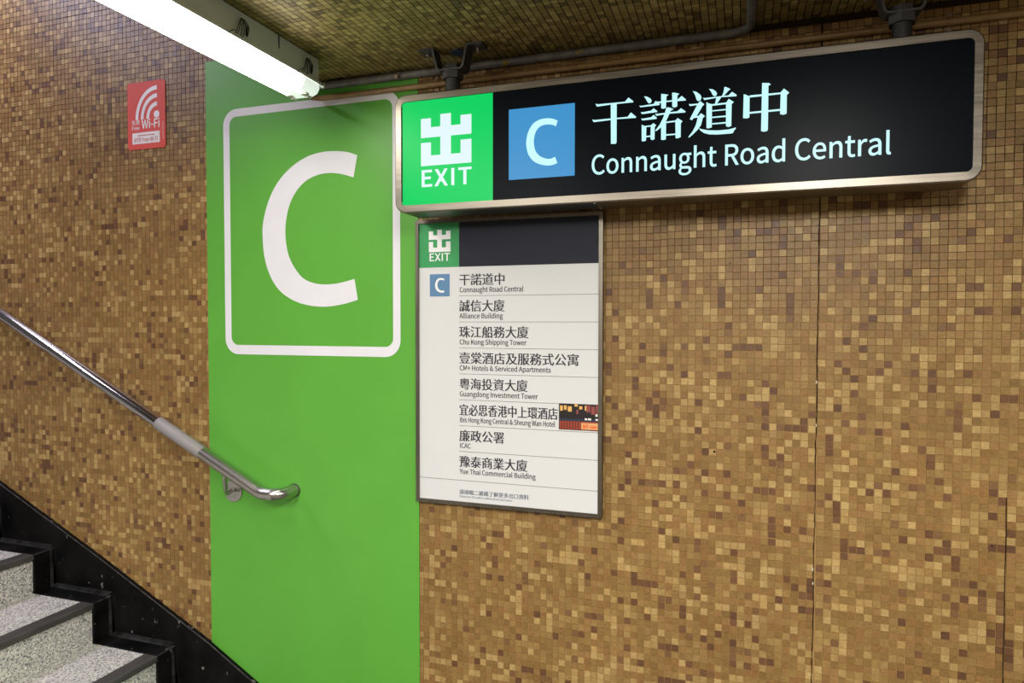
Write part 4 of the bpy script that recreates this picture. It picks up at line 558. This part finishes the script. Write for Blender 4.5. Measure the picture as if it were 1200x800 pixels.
# ------------------------------------------------------------------ staircase
ST = thing('staircase', (-2.7, -.05, FLOOR), 'flight of speckled granite steps with black nosings climbing left along the wall', 'staircase', kind='structure')
RUN, RISE, X0, Z0, BW, YE = .316, .156, -2.700, -.940, .103, -3.2
for k in range(-6, 4):
    x1 = X0 + RUN*k; z1 = Z0 - RISE*k; x0 = x1 - RUN; zb = z1 - RISE
    # stone tread and riser
    s = MB().box(x0-.03, x1-.022, YE, -BW, z1-.03, z1).build('step', m_granite, ST)
    MB().box(x1-.03, x1-.004, YE, -BW, zb-.002, z1-.018).build('riser', m_granite, s)
    MB().bbox(x1-.056, x1+.006, YE, -BW-.001, z1-.019, z1+.0035, .002, 2).build('nosing_strip', m_nosing, s)
    MB().box(x0+.001, x1-.03, YE, -BW-.001, zb-.01, z1-.029).build('step_core', m_nosing, s)
    # black border against the wall: tread, riser, with rounded foot towards the wall
    b = MB().bbox(x0-.01, x1+.004, -BW, -.012, zb-.03, z1+.004, .004, 2).build('black_border', m_black, s)
    c = MB(); r = .016
    c.add([(x0+.004, -.02, z1+.004+r), (x1+.004, -.02, z1+.004+r), (x1+.004, -.02-r*.35, z1+.004+r*.35), (x0+.004, -.02-r*.35, z1+.004+r*.35), (x1+.004, -.02-r, z1+.004), (x0+.004, -.02-r, z1+.004)],
          [(0,3,2,1), (3,5,4,2), (1,2,4)], True)
    c.add([(x1+.004+r, -.02, zb+.004), (x1+.004+r, -.02, z1+.004), (x1+.004+r*.35, -.02-r*.35, z1+.004), (x1+.004+r*.35, -.02-r*.35, zb+.004), (x1+.004, -.02-r, z1+.004), (x1+.004, -.02-r, zb+.004)],
          [(0,3,2,1), (3,5,4,2), (1,2,4), (0,1,2,3)], True)
    c.build('rounded_foot', m_foot, s)
    MB().tube([(x1+.003, -BW+.004, z1+.002), (x1+.0035, -.06, z1+.0025), (x1+.003, -.022, z1+.003)], [.0016, .0022, .0035], 6).build('worn_edge', m_edge, s)
# sloping black skirting
top = SKIRT; bot = [(x, max(z-.36, FLOOR)) for x, z in SKIRT]
sk = MB().prism(top + bot[::-1], -.021, .0).build('baseboard_back', m_black); tag(sk, kind='structure')
e = MB().tube([(x, -.0195, z+.001) for x, z in SKIRT], .0022, 6).build('top_edge', m_edge, sk)
tag(MB().box(-1.30, 3.0, -.021, 0, FLOOR, -1.47).build('baseboard_right', m_black), kind='structure')

# ------------------------------------------------------------------ green panel with the big C
GP = thing('green_wall_panel', (-1.46, -.005, -1.3), 'tall bright green wall panel with a large white C in a white rounded outline', 'wall panel')
poly = [(-1.900, .965), (-1.470, .965), (-1.470, CEIL-.002), (-1.026, CEIL-.002), (-1.026, -1.52), (-1.37, -1.52), (-1.37, -1.468)] + [(-1.436, -1.465+.003), (-1.683, -1.336), (-1.900, -1.214)]
MB().prism(poly, -.0052, -.0002).build('panel_sheet', m_green, GP)
o = rrect(-1.8195, -1.0925, -.118, .779, .058, 10); i = rrect(-1.7915, -1.1205, -.0835, .751, .030, 10)
mb = MB(); n = len(o)
# the outline as a frame band: the top inner edge follows the photograph's width
v = [(a, -.0062, b) for a, b in o] + [(a, -.0062, b) for a, b in i]
mb.add(v, [(k, (k+1) % n, n+(k+1) % n, n+k) for k in range(n)]); mb.build('rounded_outline', m_white, GP)
A, B = TRACED['bigC']; big = smooth_curve(A, 4) + smooth_curve(B, 4)
v, f = fill([big], -.0062); MB().add(v, f).build('letter', m_white, GP)['label'] = 'large white letter C'

# ------------------------------------------------------------------ red sticker
WS = thing('wifi_sticker', (-2.185, -.004, .67), 'small red upright sticker with white signal arcs stuck high on the mosaic', 'sticker')
MB().prism(rrect(-2.279, -2.092, .669, .926, .012, 5), -.0048, -.0030).build('sticker_sheet', m_red, WS)
yy = -.0052; cx, cz = -2.131, .795
for r0, r1 in ((.110, .096), (.083, .069), (.055, .041)):
    P = [(cx - r0*math.sin(t)*.98, cz-.012 + r0*math.cos(t)*1.12) for t in [k*math.pi/2/14 for k in range(15)]]
    Q = [(cx - r1*math.sin(t)*.98, cz-.012 + r1*math.cos(t)*1.12) for t in [k*math.pi/2/14 for k in range(15)]]
    v, f = fill([P + Q[::-1]], yy); MB().add(v, f).build('signal_arc', m_stwhite, WS)
v, f = fill([[(cx-.003 + .014*math.cos(t), cz+.002 + .014*math.sin(t)) for t in [k*math.pi/10 for k in range(20)]]], yy); MB().add(v, f).build('signal_dot', m_stwhite, WS)
print_text('免費', -2.259, .765, .0215, yy, m_stwhite, WS, width=.042)
print_text('Free', -2.259, .7445, .0195, yy, m_stwhite, WS, width=.040, ax=.01, az=.01)
print_text('Wi-Fi', -2.209, .7475, .045, yy, m_stwhite, WS, width=.091, ax=.022, az=.016)
v, f = fill([[(-2.256, .690), (-2.120, .690), (-2.120, .733), (-2.256, .733)]], yy); MB().add(v, f).build('white_caption_box', m_stwhite, WS)
print_text('MTR Free Wi-Fi', -2.247, .6965, .0225, yy-.0003, m_stred, WS, width=.118, ax=.012, az=.012)
mb = MB()
for k in range(13):
    a = -2.228 + k*.0065; mb.box(a, a+.0045, yy-.0004, yy, .7195, .7195+.0035+.0012*(k % 2))
mb.build('faded_small_print', m_stred, WS)
mb = MB()
for k in range(16):
    b = .700 + k*.0042; mb.box(-2.1045, -2.1025, yy-.0004, yy, b, b+.0028)
mb.build('faded_side_print', m_stwhite, WS)

# ------------------------------------------------------------------ directory board
YB = -.022
BD = thing('directory_board', (-.715, 0, -.597), 'white directory board in a thin steel frame listing streets and buildings', 'notice board')
x0, x1, z0, z1 = -1.0265, -.4005, -.5965, .336
fr = MB(); ring(fr, [(x0,z0),(x1,z0),(x1,z1),(x0,z1)], [(x0+.011,z0+.011),(x1-.011,z0+.011),(x1-.011,z1-.011),(x0+.011,z1-.011)], -.026, -.026, -.0035)
fr.sm = [False]*len(fr.f); fr.build('frame', m_board, BD)
lp = MB(); ring(lp, [(x0+.0085,z0+.0085),(x1-.0085,z0+.0085),(x1-.0085,z1-.0085),(x0+.0085,z1-.0085)], [(x0+.012,z0+.012),(x1-.012,z0+.012),(x1-.012,z1-.012),(x0+.012,z1-.012)], -.0272, -.0272, -.022)
lp.sm = [False]*len(lp.f); lp.build('frame_lip', m_lip, BD)
MB().box(x0+.005, x1-.005, -.0215, -.004, z0+.005, z1-.005).build('backing_panel', m_paper, BD)
MB().box(-.8715, x1-.011, -.0219, -.0215, .1800, z1-.011).build('header_band', m_navy, BD)
MB().box(x0+.011, -.8715, -.0219, -.0215, .1800, z1-.011).build('exit_block', m_bgreen, BD)
lx0, lx1, lz0, lz1 = -.979, -.9015, .2304, .3025
MB().prism([(lx0 + (lx1-lx0)*a, lz1 - (lz1-lz0)*b) for a, b in LOGO], -.0224, -.0219).build('exit_pictogram', m_bwhite, BD)
print_text('EXIT', -.9795, .2012, .0335, -.0225, m_bwhite, BD, width=.0775, ax=.016, az=.016, sp=.008)
MB().box(-.9760, -.9050, -.0219, -.0215, .0850, .1580).build('letter_tile', m_bblue, BD)
ps = lambda P: [(-.9760 + (a+.6475)/.196*.071, .0850 + (b-.4135)/.2025*.073) for a, b in P]
v, f = fill([smooth_curve(ps(TRACED['signC'][0]), 3) + smooth_curve(ps(TRACED['signC'][1]), 3)], -.0224); MB().add(v, f).build('letter', m_bwhite, BD)
rows = [('干諾道中', 'Connaught Road Central', -.7132, -.6526), ('誠信大廈', 'Alliance Building', -.7152, -.7209), ('珠江船務大廈', 'Chu Kong Shipping Tower', -.6357, -.6427),
        ('壹棠酒店及服務式公寓', 'CM+ Hotels & Serviced Apartments', -.4732, -.5625), ('粵海投資大廈', 'Guangdong Investment Tower', -.6382, -.6050),
        ('宜必思香港中上環酒店', 'ibis Hong Kong Central & Sheung Wan Hotel', -.5398, -.5480), ('廉政公署', 'ICAC', -.7160, -.8308), ('豫泰商業大廈', 'Yue Thai Commercial Building', -.6388, -.6114)]
for k, (zh, en, zr, er) in enumerate(rows):
    zl = .0862 - .0844*k
    print_text(zh, -.8722, zl+.0365, .0405, -.0220, m_ink, BD, width=zr+.8722+.001, strike=(-.022, -.008, .008, .022))
    print_text(en, -.8705, zl+.0115, .0215, -.0220, m_ink, BD, width=er+.8705, ax=.012, az=.010, strike=(-.007, .007))
    if k < 7: MB().box(-.8716, x1-.0115, -.0220, -.0215, zl-.0006, zl+.0006).build('divider', m_line, BD)
MB().box(x0+.0115, x1-.0115, -.0220, -.0215, -.5155, -.5143).build('divider', m_line, BD)
print_text('請掃瞄二維碼了解更多出口資料', -.8715, -.5590, .0170, -.0220, m_inkgrey, BD, width=.238, strike=(-.02, .02))
print_text('Please scan QR code for additional exit information', -.8715, -.5705, .0085, -.0220, m_inkgrey, BD, width=.182, ax=.01, az=.01)
# advert picture: a flat print of a lit hotel front at night
AX0, AX1, AZ0, AZ1 = -.5365, -.4125, -.3310, -.2500
ad = MB().box(AX0, AX1, -.0224, -.0215, AZ0, AZ1).build('advert_picture', Mat('advert_dark_print', (30, 24, 26), .4).m, BD)
aw = AX1-AX0; ah = AZ1-AZ0
PY = [-.0226]
def patch(name, col, rects):
    PY[0] -= .0001
    mt = Mat('advert_'+name, col, .4).m
    for a, b, c, d in rects: MB().box(AX0+a*aw, AX0+b*aw, PY[0], -.0222, AZ0+c*ah, AZ0+d*ah).build(name, mt, ad)
patch('red_wall', (150, 62, 44), [(.02, .99, .02, .34)])
patch('wall_rib', (92, 38, 30), [(.06+.07*k, .085+.07*k, .03, .33) for k in range(8)])
patch('blue_band', (40, 52, 76), [(0, 1, .36, .42)])
patch('lit_window', (222, 172, 96), [(.03, .10, .72, .92), (.13, .20, .76, .93), (.23, .33, .70, .90), (.40, .48, .90, .99), (.52, .60, .80, .92), (.66, .72, .76, .94)])
patch('dim_window', (140, 70, 66), [(.70, .80, .70, .96), (.82, .92, .62, .92), (.45, .50, .62, .78), (.94, 1.0, .66, .98)])
patch('white_light', (240, 238, 230), [(.66, .72, .40, .47), (.74, .82, .40, .47), (.93, .99, .40, .46), (.93, .98, .55, .64)])
patch('orange_signboard', (216, 160, 110), [(.57, 1.0, .04, .29)])
patch('signboard_mark', (226, 110, 50), [(.61, .68, .08, .22), (.70, .74, .10, .24), (.80, .96, .10, .18)])

# ------------------------------------------------------------------ hanging sign
YF, YR = -.183, -.072
SG = thing('exit_sign', (-.24, -.13, .334), 'long illuminated black and green exit sign in rounded steel housing hung from ceiling', 'sign')
sx0, sx1, sz0, sz1 = -1.0165, .5325, .3345, .6925
o1 = rrect(sx0, sx1, sz0, sz1, .036, 10); o2 = rrect(sx0+.0035, sx1-.0035, sz0+.0035, sz1-.0035, .033, 10)
i1 = rrect(sx0+.0225, sx1-.0215, sz0+.0225, sz1-.0225, .014, 10)
hs = MB(); n = len(o1)
def loft(mb, loops, closed_back=True):
    v = []; f = []; n = len(loops[0][0])
    for P, y in loops: v += [(a, y, b) for a, b in P]
    for q in range(len(loops)-1):
        for k in range(n):
            m = (k+1) % n; f.append((q*n+k, (q+1)*n+k, (q+1)*n+m, q*n+m)[::-1])
    mb.add(v, f, False)
loft(hs, [(o1, YF+.004), (o2, YF), (i1, YF-.001), (i1, YF+.006)])
hs.build('front_frame', m_steel, SG)
bk = MB(); loft(bk, [(o1, YR), (o1, YF+.004)]); bk.add([(a, YR, b) for a, b in o1], [tuple(range(n))[::-1]])
bk.build('housing', m_under, SG)
MB().bbox(-.398, -.392, YF+.006, YR-.002, sz0-.0012, sz0+.001, .0005, 1).build('housing_seam', m_clip, SG)
fx0, fx1, fz0, fz1 = sx0+.0225, sx1-.0215, sz0+.0225, sz1-.0225; YP = YF+.004
blk = rrect(fx0, fx1, fz0, fz1, .014, 10)
blkR = [(max(a, -.697), b) for a, b in blk]; blkL = [(min(a, -.697), b) for a, b in blk]
def dedupe(P):
    out = []
    for q in P:
        if not out or math.hypot(q[0]-out[-1][0], q[1]-out[-1][1]) > 1e-6: out.append(q)
    return out
MB().prism(dedupe(blkR), YP, YP+.004).build('black_face', m_signblack, SG)
MB().prism(dedupe(blkL), YP, YP+.004).build('green_face', m_litgreen, SG)
MB().box(fx0-.0005, fx0+.0022, YP-.0006, YP+.003, fz0+.012, fz1-.012).build('face_gasket', m_strip, SG)
YT = YP-.0005
lx0, lx1, lz0, lz1 = -.9290, -.7645, .4735, .6245
MB().prism([(lx0 + (lx1-lx0)*a, lz1 - (lz1-lz0)*b) for a, b in LOGO], YT, YP).build('exit_pictogram', m_litlogo, SG)
print_text('EXIT', -.9330, .4115, .0660, YT, m_litlogo, SG, width=.176, ax=.022, az=.020, sp=.03)
MB().box(-.6475, -.4515, YT+.0001, YP, .4135, .6160).build('blue_tile', m_litblue, SG)
v, f = fill([smooth_curve(TRACED['signC'][0], 4) + smooth_curve(TRACED['signC'][1], 4)], YT-.0004); MB().add(v, f).build('letter', m_litwhite, SG)
for kk in ('dry', 'promise', 'way', 'middle'):
    mb = MB()
    for q, P in enumerate(TRACED[kk]):
        v, f = fill([P], YT - .00002*q); mb.add(v, f)
    mb.build('chinese_character', m_litwhite, SG)
print_text('Connaught Road Central', -.4060, .4125, .0725, YT, m_litwhite, SG, width=.7480, ax=.008, az=.008)

# ------------------------------------------------------------------ the two ceiling hangers of the sign
def hanger(cx, label):
    hg = thing('sign_hanger', (cx, -.13, sz1), label, 'hanger', 'steel hangers carrying the exit sign')
    y0, y1, t = -.157, -.107, .0055; C0 = CEIL - .0005
    P = [(-.106, C0), (-.056, C0), (-.054, C0-.004), (-.040, .773), (-.034, .767), (.034, .767), (.040, .773), (.052, C0-.004), (.054, C0), (.104, C0)]
    I = [(-.106, C0-t), (-.061, C0-t), (-.059, C0-t-.004), (-.0455, .770), (-.036, .7615), (.036, .7615), (.0455, .770), (.057, C0-t-.004), (.059, C0-t), (.104, C0-t)]
    MB().prism([(cx+a, b) for a, b in P] + [(cx+a, b) for a, b in I[::-1]], y0, y1).build('strap', m_hang, hg)
    hexa = lambda r: [(cx + r*math.cos(k*math.pi/3+.3), -.13 + r*math.sin(k*math.pi/3+.3)) for k in range(6)]
    def hexnut(z0, z1, r):
        P = hexa(r); return MB().add([(a, b, z0) for a, b in P] + [(a, b, z1) for a, b in P], [tuple(range(6))[::-1], tuple(range(6, 12))] + [(k, (k+1) % 6, 6+(k+1) % 6, 6+k) for k in range(6)])
    hexnut(.740, .7610, .0325).build('hex_nut', m_hang, hg)
    hexnut(.7675, .783, .0270).build('hex_nut', m_hang, hg)
    MB().tube([(cx, -.13, sz1-.002), (cx, -.13, .768)], .0215, 20).build('threaded_pipe', m_hangrod, hg)
    th = MB()
    for k in range(10): th.tube([(cx, -.13, sz1+.003+k*.0045), (cx, -.13, sz1+.0052+k*.0045)], .0225, 20)
    th.build('pipe_thread', m_hangrod, hg)
    for s in (-1, 1):
        b = MB(); b.tube([(cx+s*.082, -.132, C0-t), (cx+s*.082, -.132, C0-t-.022)], .004, 10)
        b.tube([(cx+s*.082, -.132, C0-t-.001), (cx+s*.082, -.132, C0-t-.007)], .008, 6); b.build('anchor_bolt', m_clip, hg)
    return hg
hanger(-.845, 'dark steel strap hanger holding the green end of the exit sign')
hanger(.368, 'dark steel strap hanger holding the plain right end of the exit sign')
pl = MB().tube([(-.842, -.10, CEIL-.0055), (-.842, -.10, CEIL-.0005)], .022, 18).build('ceiling_plug', m_plug); tag(pl, 'small round blue plug in the ceiling above the left sign hanger', 'plug')

# ------------------------------------------------------------------ conduits
GC = thing('grey_conduit', (-.5, -.018, .80), 'grey painted conduit along the ceiling corner that bends toward the photographer', 'pipe')
gy, gz, gr = -.020, .8165, .0128
path = [(-1.47+.02, gy, gz), (-1.2, gy, gz), (-.8, gy, gz), (-.4, gy, gz), (-.04, gy, gz)] + [tuple(q) for q in arc((-.04, gy-.055, gz), .055, math.pi/2, 0, 8, (1, 0, 0), (0, 1, 0))][1:] + [(.015, -.2, gz), (.015, -1.0, gz), (.015, -2.6, gz)]
MB().tube(path, gr, 18).build('pipe', m_gpipe, GC)
for xq in (-1.085, -.30):
    s = MB(); s.tube([(xq-.007, gy, gz), (xq+.007, gy, gz)], gr+.0018, 18); s.build('pipe_saddle', m_gpipe, GC)
MB().tube([(-1.085, -.036, .808), (-1.085, -.046, .806)], .006, 10).build('brass_screw', m_clamp, GC)
BC = thing('tan_conduit', (-.3, -.012, .76), 'thin tan conduit clamped to the mosaic wall just above the exit sign', 'pipe')
by, bz, br = -.0155, .7765, .0092
path = [(-1.425, -1.6, bz), (-1.425, -.9, bz), (-1.425, -.10, bz)] + [tuple(q) for q in arc((-1.38, -.0605, bz), .045, math.pi, math.pi/2, 7, (1, 0, 0), (0, 1, 0))] + [(-1.2, by, bz), (-.6, by, bz), (0, by, bz), (1.0, by, bz), (2.9, by, bz)]
MB().tube(path, br, 16).build('pipe', m_bpipe, BC)
MB().tube([(-.268, by, bz), (-.212, by, bz)], br+.0016, 16).build('coupling', m_bpipe, BC)
for xq in (-.955, -.118, .500, 1.3):
    c = MB(); c.tube([(xq-.006, by, bz), (xq+.006, by, bz)], br+.0018, 16)
    c.bbox(xq-.007, xq+.007, -.0075, -.0035, bz-.025, bz+.025, .001, 1); c.prism([(xq + .0075*math.cos(t), bz+.022 + .0075*math.sin(t)) for t in [k*math.pi/6 for k in range(12)]], -.0090, -.0035)
    c.prism([(xq + .0075*math.cos(t), bz-.022 + .0075*math.sin(t)) for t in [k*math.pi/6 for k in range(12)]], -.0090, -.0035)
    cl = c.build('saddle_clamp', m_clamp, BC)
    for s in (-1, 1): MB().tube([(xq, -.0090, bz+s*.022), (xq, -.0120, bz+s*.022)], .0038, 10).build('screw', m_clip, cl)

# ------------------------------------------------------------------ fluorescent lamp
LX0, LX1, LY0, LY1 = -1.392, -1.278, -1.48, -.185
FL = thing('fluorescent_lamp', ((LX0+LX1)/2, -.8, .70), 'bright fluorescent batten lamp under a clear cover at the ceiling edge', 'lamp')
xc = (LX0+LX1)/2
def xsec(P, y0, y1, mb, smooth=False):       # profile in XZ, run along Y
    n = len(P); A = sum(P[i][0]*P[(i+1) % n][1]-P[(i+1) % n][0]*P[i][1] for i in range(n))
    if A < 0: P = P[::-1]
    mb.add([(a, y0, b) for a, b in P] + [(a, y1, b) for a, b in P], [tuple(range(n)), tuple(range(2*n-1, n-1, -1))])
    mb.add([(a, y0, b) for a, b in P] + [(a, y1, b) for a, b in P], [(k, n+k, n+(k+1) % n, (k+1) % n) for k in range(n)], smooth)
    return mb
xsec([(LX0+.012, .7625), (LX1-.004, .7625), (LX1-.008, CEIL-.001), (LX0+.016, CEIL-.001)], LY0+.01, LY1-.004, MB()).build('tray', m_body, FL)
xsec([(LX0+.002, .7535), (LX1+.002, .7535), (LX1+.002, .7625), (LX0+.002, .7625)], LY0, LY1, MB()).build('tray_rim', m_body, FL)
prof = [(LX0, .7530), (LX0+.001, .738), (LX0+.010, .722), (LX0+.028, .7145), (LX1-.028, .7145), (LX1-.010, .722), (LX1-.001, .738), (LX1, .7530)]
xsec(prof, LY0, LY1-.085, MB(), False).build('cover', m_cover, FL)
# clear end of the cover, rounded to the wall side, with the lamp holders showing through
ec = MB(); v = []; n = len(prof); f = []
ys = [LY1-.085, LY1-.03, LY1-.012, LY1-.003, LY1]; shr = [1, 1, .96, .88, .74]
for y, s in zip(ys, shr):
    for a, b in prof: v.append((xc + (a-xc)*(.35*s+.65), y, .7530 + (b-.7530)*s))
for q in range(len(ys)-1):
    for k in range(n-1): f.append((q*n+k, q*n+k+1, (q+1)*n+k+1, (q+1)*n+k))
f.append(tuple(range((len(ys)-1)*n, len(ys)*n)))
ec.add(v, f, True); ec.build('clear_cover_end', m_coverend, FL)
for s in (-1, 1):
    hd = MB()
    hd.bbox(xc+s*.027-.012, xc+s*.027+.012, LY1-.052, LY1-.034, .7125, .735, .003, 2)
    hd.tube([(xc+s*.027, LY1-.034, .7128), (xc+s*.027, LY1-.014, .7155)], .006, 10)
    hd.build('lamp_holder', m_holder, FL)
for s in (-1, 1): MB().tube([(xc+s*.027, LY1-.10, .7165), (xc+s*.027, LY1-.060, .7165)], .0045, 12).build('tube_end', m_tube, FL)
for yq in (-.262, -.552, -1.10):
    c = MB()
    for k, (a, b) in enumerate(((0, .0), (.008, .004), (.016, -.003), (.026, .002))):
        P = [(LX1-.003, yq-.02+a, .760), (LX1+.004, yq-.018+a*1.1, .772+b), (LX1+.004, yq-.006+a*.6, .800+b), (LX1+.001, yq+.004+a*.5, .812), (LX1+.004, yq+.016+a*.5, .798-b), (LX1+.004, yq+.018+a*.2, .770)]
        c.tube([tuple(q) for q in smooth_curve(P, 5)], .0012, 6)
    c.tube([tuple(q) for q in smooth_curve([(LX1+.004, yq-.02, .770), (LX1+.010, yq-.035, .765), (LX1+.008, yq-.05, .754), (LX1+.003, yq-.052, .742), (LX1+.002, yq-.04, .736)], 5)], .0012, 6)
    c.build('spring_clip', m_wire, FL)
MB().bbox(LX1-.004, LX1+.012, LY1+.002, LY1+.010, .745, .762, .002, 1).build('end_latch', m_clip, FL)
MB().bbox(LX1-.012, LX1-.002, LY1-.004, LY1+.006, .8, .812, .002, 1).build('end_latch', m_clip, FL)
MB().box(LX1-.0065, LX1-.0045, -.385, -.382, .795, CEIL-.003).build('tray_slot', m_wire, FL)

# ------------------------------------------------------------------ handrail
HR = thing('handrail', (-2.1, -.085, -.62), 'round steel handrail sloping down the stairs with grey sleeve and bent end', 'handrail')
yr = -.085; sl_ = -(.378-(-.036))/(2.888-2.057); sl_ = (-.378-.036)/(-2.057+2.888)
def rz(x): return .036 + (x+2.888)*sl_
MB().tube([(-4.3, yr, rz(-4.3)), (-3.6, yr, rz(-3.6)), (-2.888, yr, rz(-2.888)), (-2.05, yr, rz(-2.05))], .0215, 28).build('polished_rail', m_chrome, HR)
MB().tube([(-2.064, yr, rz(-2.064)), (-2.062, yr, rz(-2.062)), (-1.862, yr, rz(-1.862)), (-1.860, yr, rz(-1.860))], [.0215, .0238, .0238, .0215], 28).build('grey_sleeve', m_sleeve, HR)
zb = -.604; xb = -2.888 + (zb-.036)/sl_
t = Vector((1, 0, sl_)).normalized(); P0 = Vector((xb, yr, zb))
a, c = P0 - t*.024, P0 + Vector((.024, 0, 0)); bend = [a*(1-s)**2 + P0*2*s*(1-s) + c*s*s for s in [k/10 for k in range(11)]]
xe = -1.522
end = [tuple(q) for q in arc((xe-.045, yr+.045, zb), .045, -math.pi/2, 0, 9, (1, 0, 0), (0, 1, 0))]
MB().tube([(-1.905, yr, rz(-1.905))] + [tuple(q) for q in bend] + end + [(xe, -.0052, zb)], .0222, 28).build('satin_rail_end', m_rail, HR)
MB().tube([(xe, -.0095, zb), (xe, -.0052, zb)], .0245, 28).build('end_collar', m_hang, HR)
for bx, bzz in ((-1.790, -.628), (-3.35, .16)):
    b = MB(); b.tube([(bx, -.0090, bzz), (bx, -.0056, bzz)], .040, 32)
    b.prism([(bx + .040*math.cos(t_), bzz + .040*math.sin(t_)) for t_ in [k*math.pi/16 for k in range(32)]], -.0098, -.0056)
    br_ = b.build('bracket_plate', m_rail, HR)
    MB().tube([tuple(q) for q in smooth_curve([(bx-.004, -.009, bzz+.004), (bx+.008, -.050, bzz+.002), (bx+.026, -.080, rz(bx+.03)-.045), (bx+.03, yr, rz(bx+.03)-.018)], 5)], .0075, 14).build('bracket_arm', m_rail, br_)
    MB().tube([(bx+.010, yr, rz(bx+.010)-.0215), (bx+.05, yr, rz(bx+.05)-.0215)], .006, 10).build('rail_saddle', m_rail, br_)
    for q in range(3):
        an = q*2.094+.5; MB().tube([(bx+.028*math.cos(an), -.0098, bzz+.028*math.sin(an)), (bx+.028*math.cos(an), -.0118, bzz+.028*math.sin(an))], .005, 10).build('screw', m_clip, br_)

# ------------------------------------------------------------------ lift everything so the floor is at Z 0
for ob in list(SC.objects):
    if ob.parent is None and ob.type in ('MESH', 'EMPTY'): ob.location.z += H
bpy.context.view_layer.update()
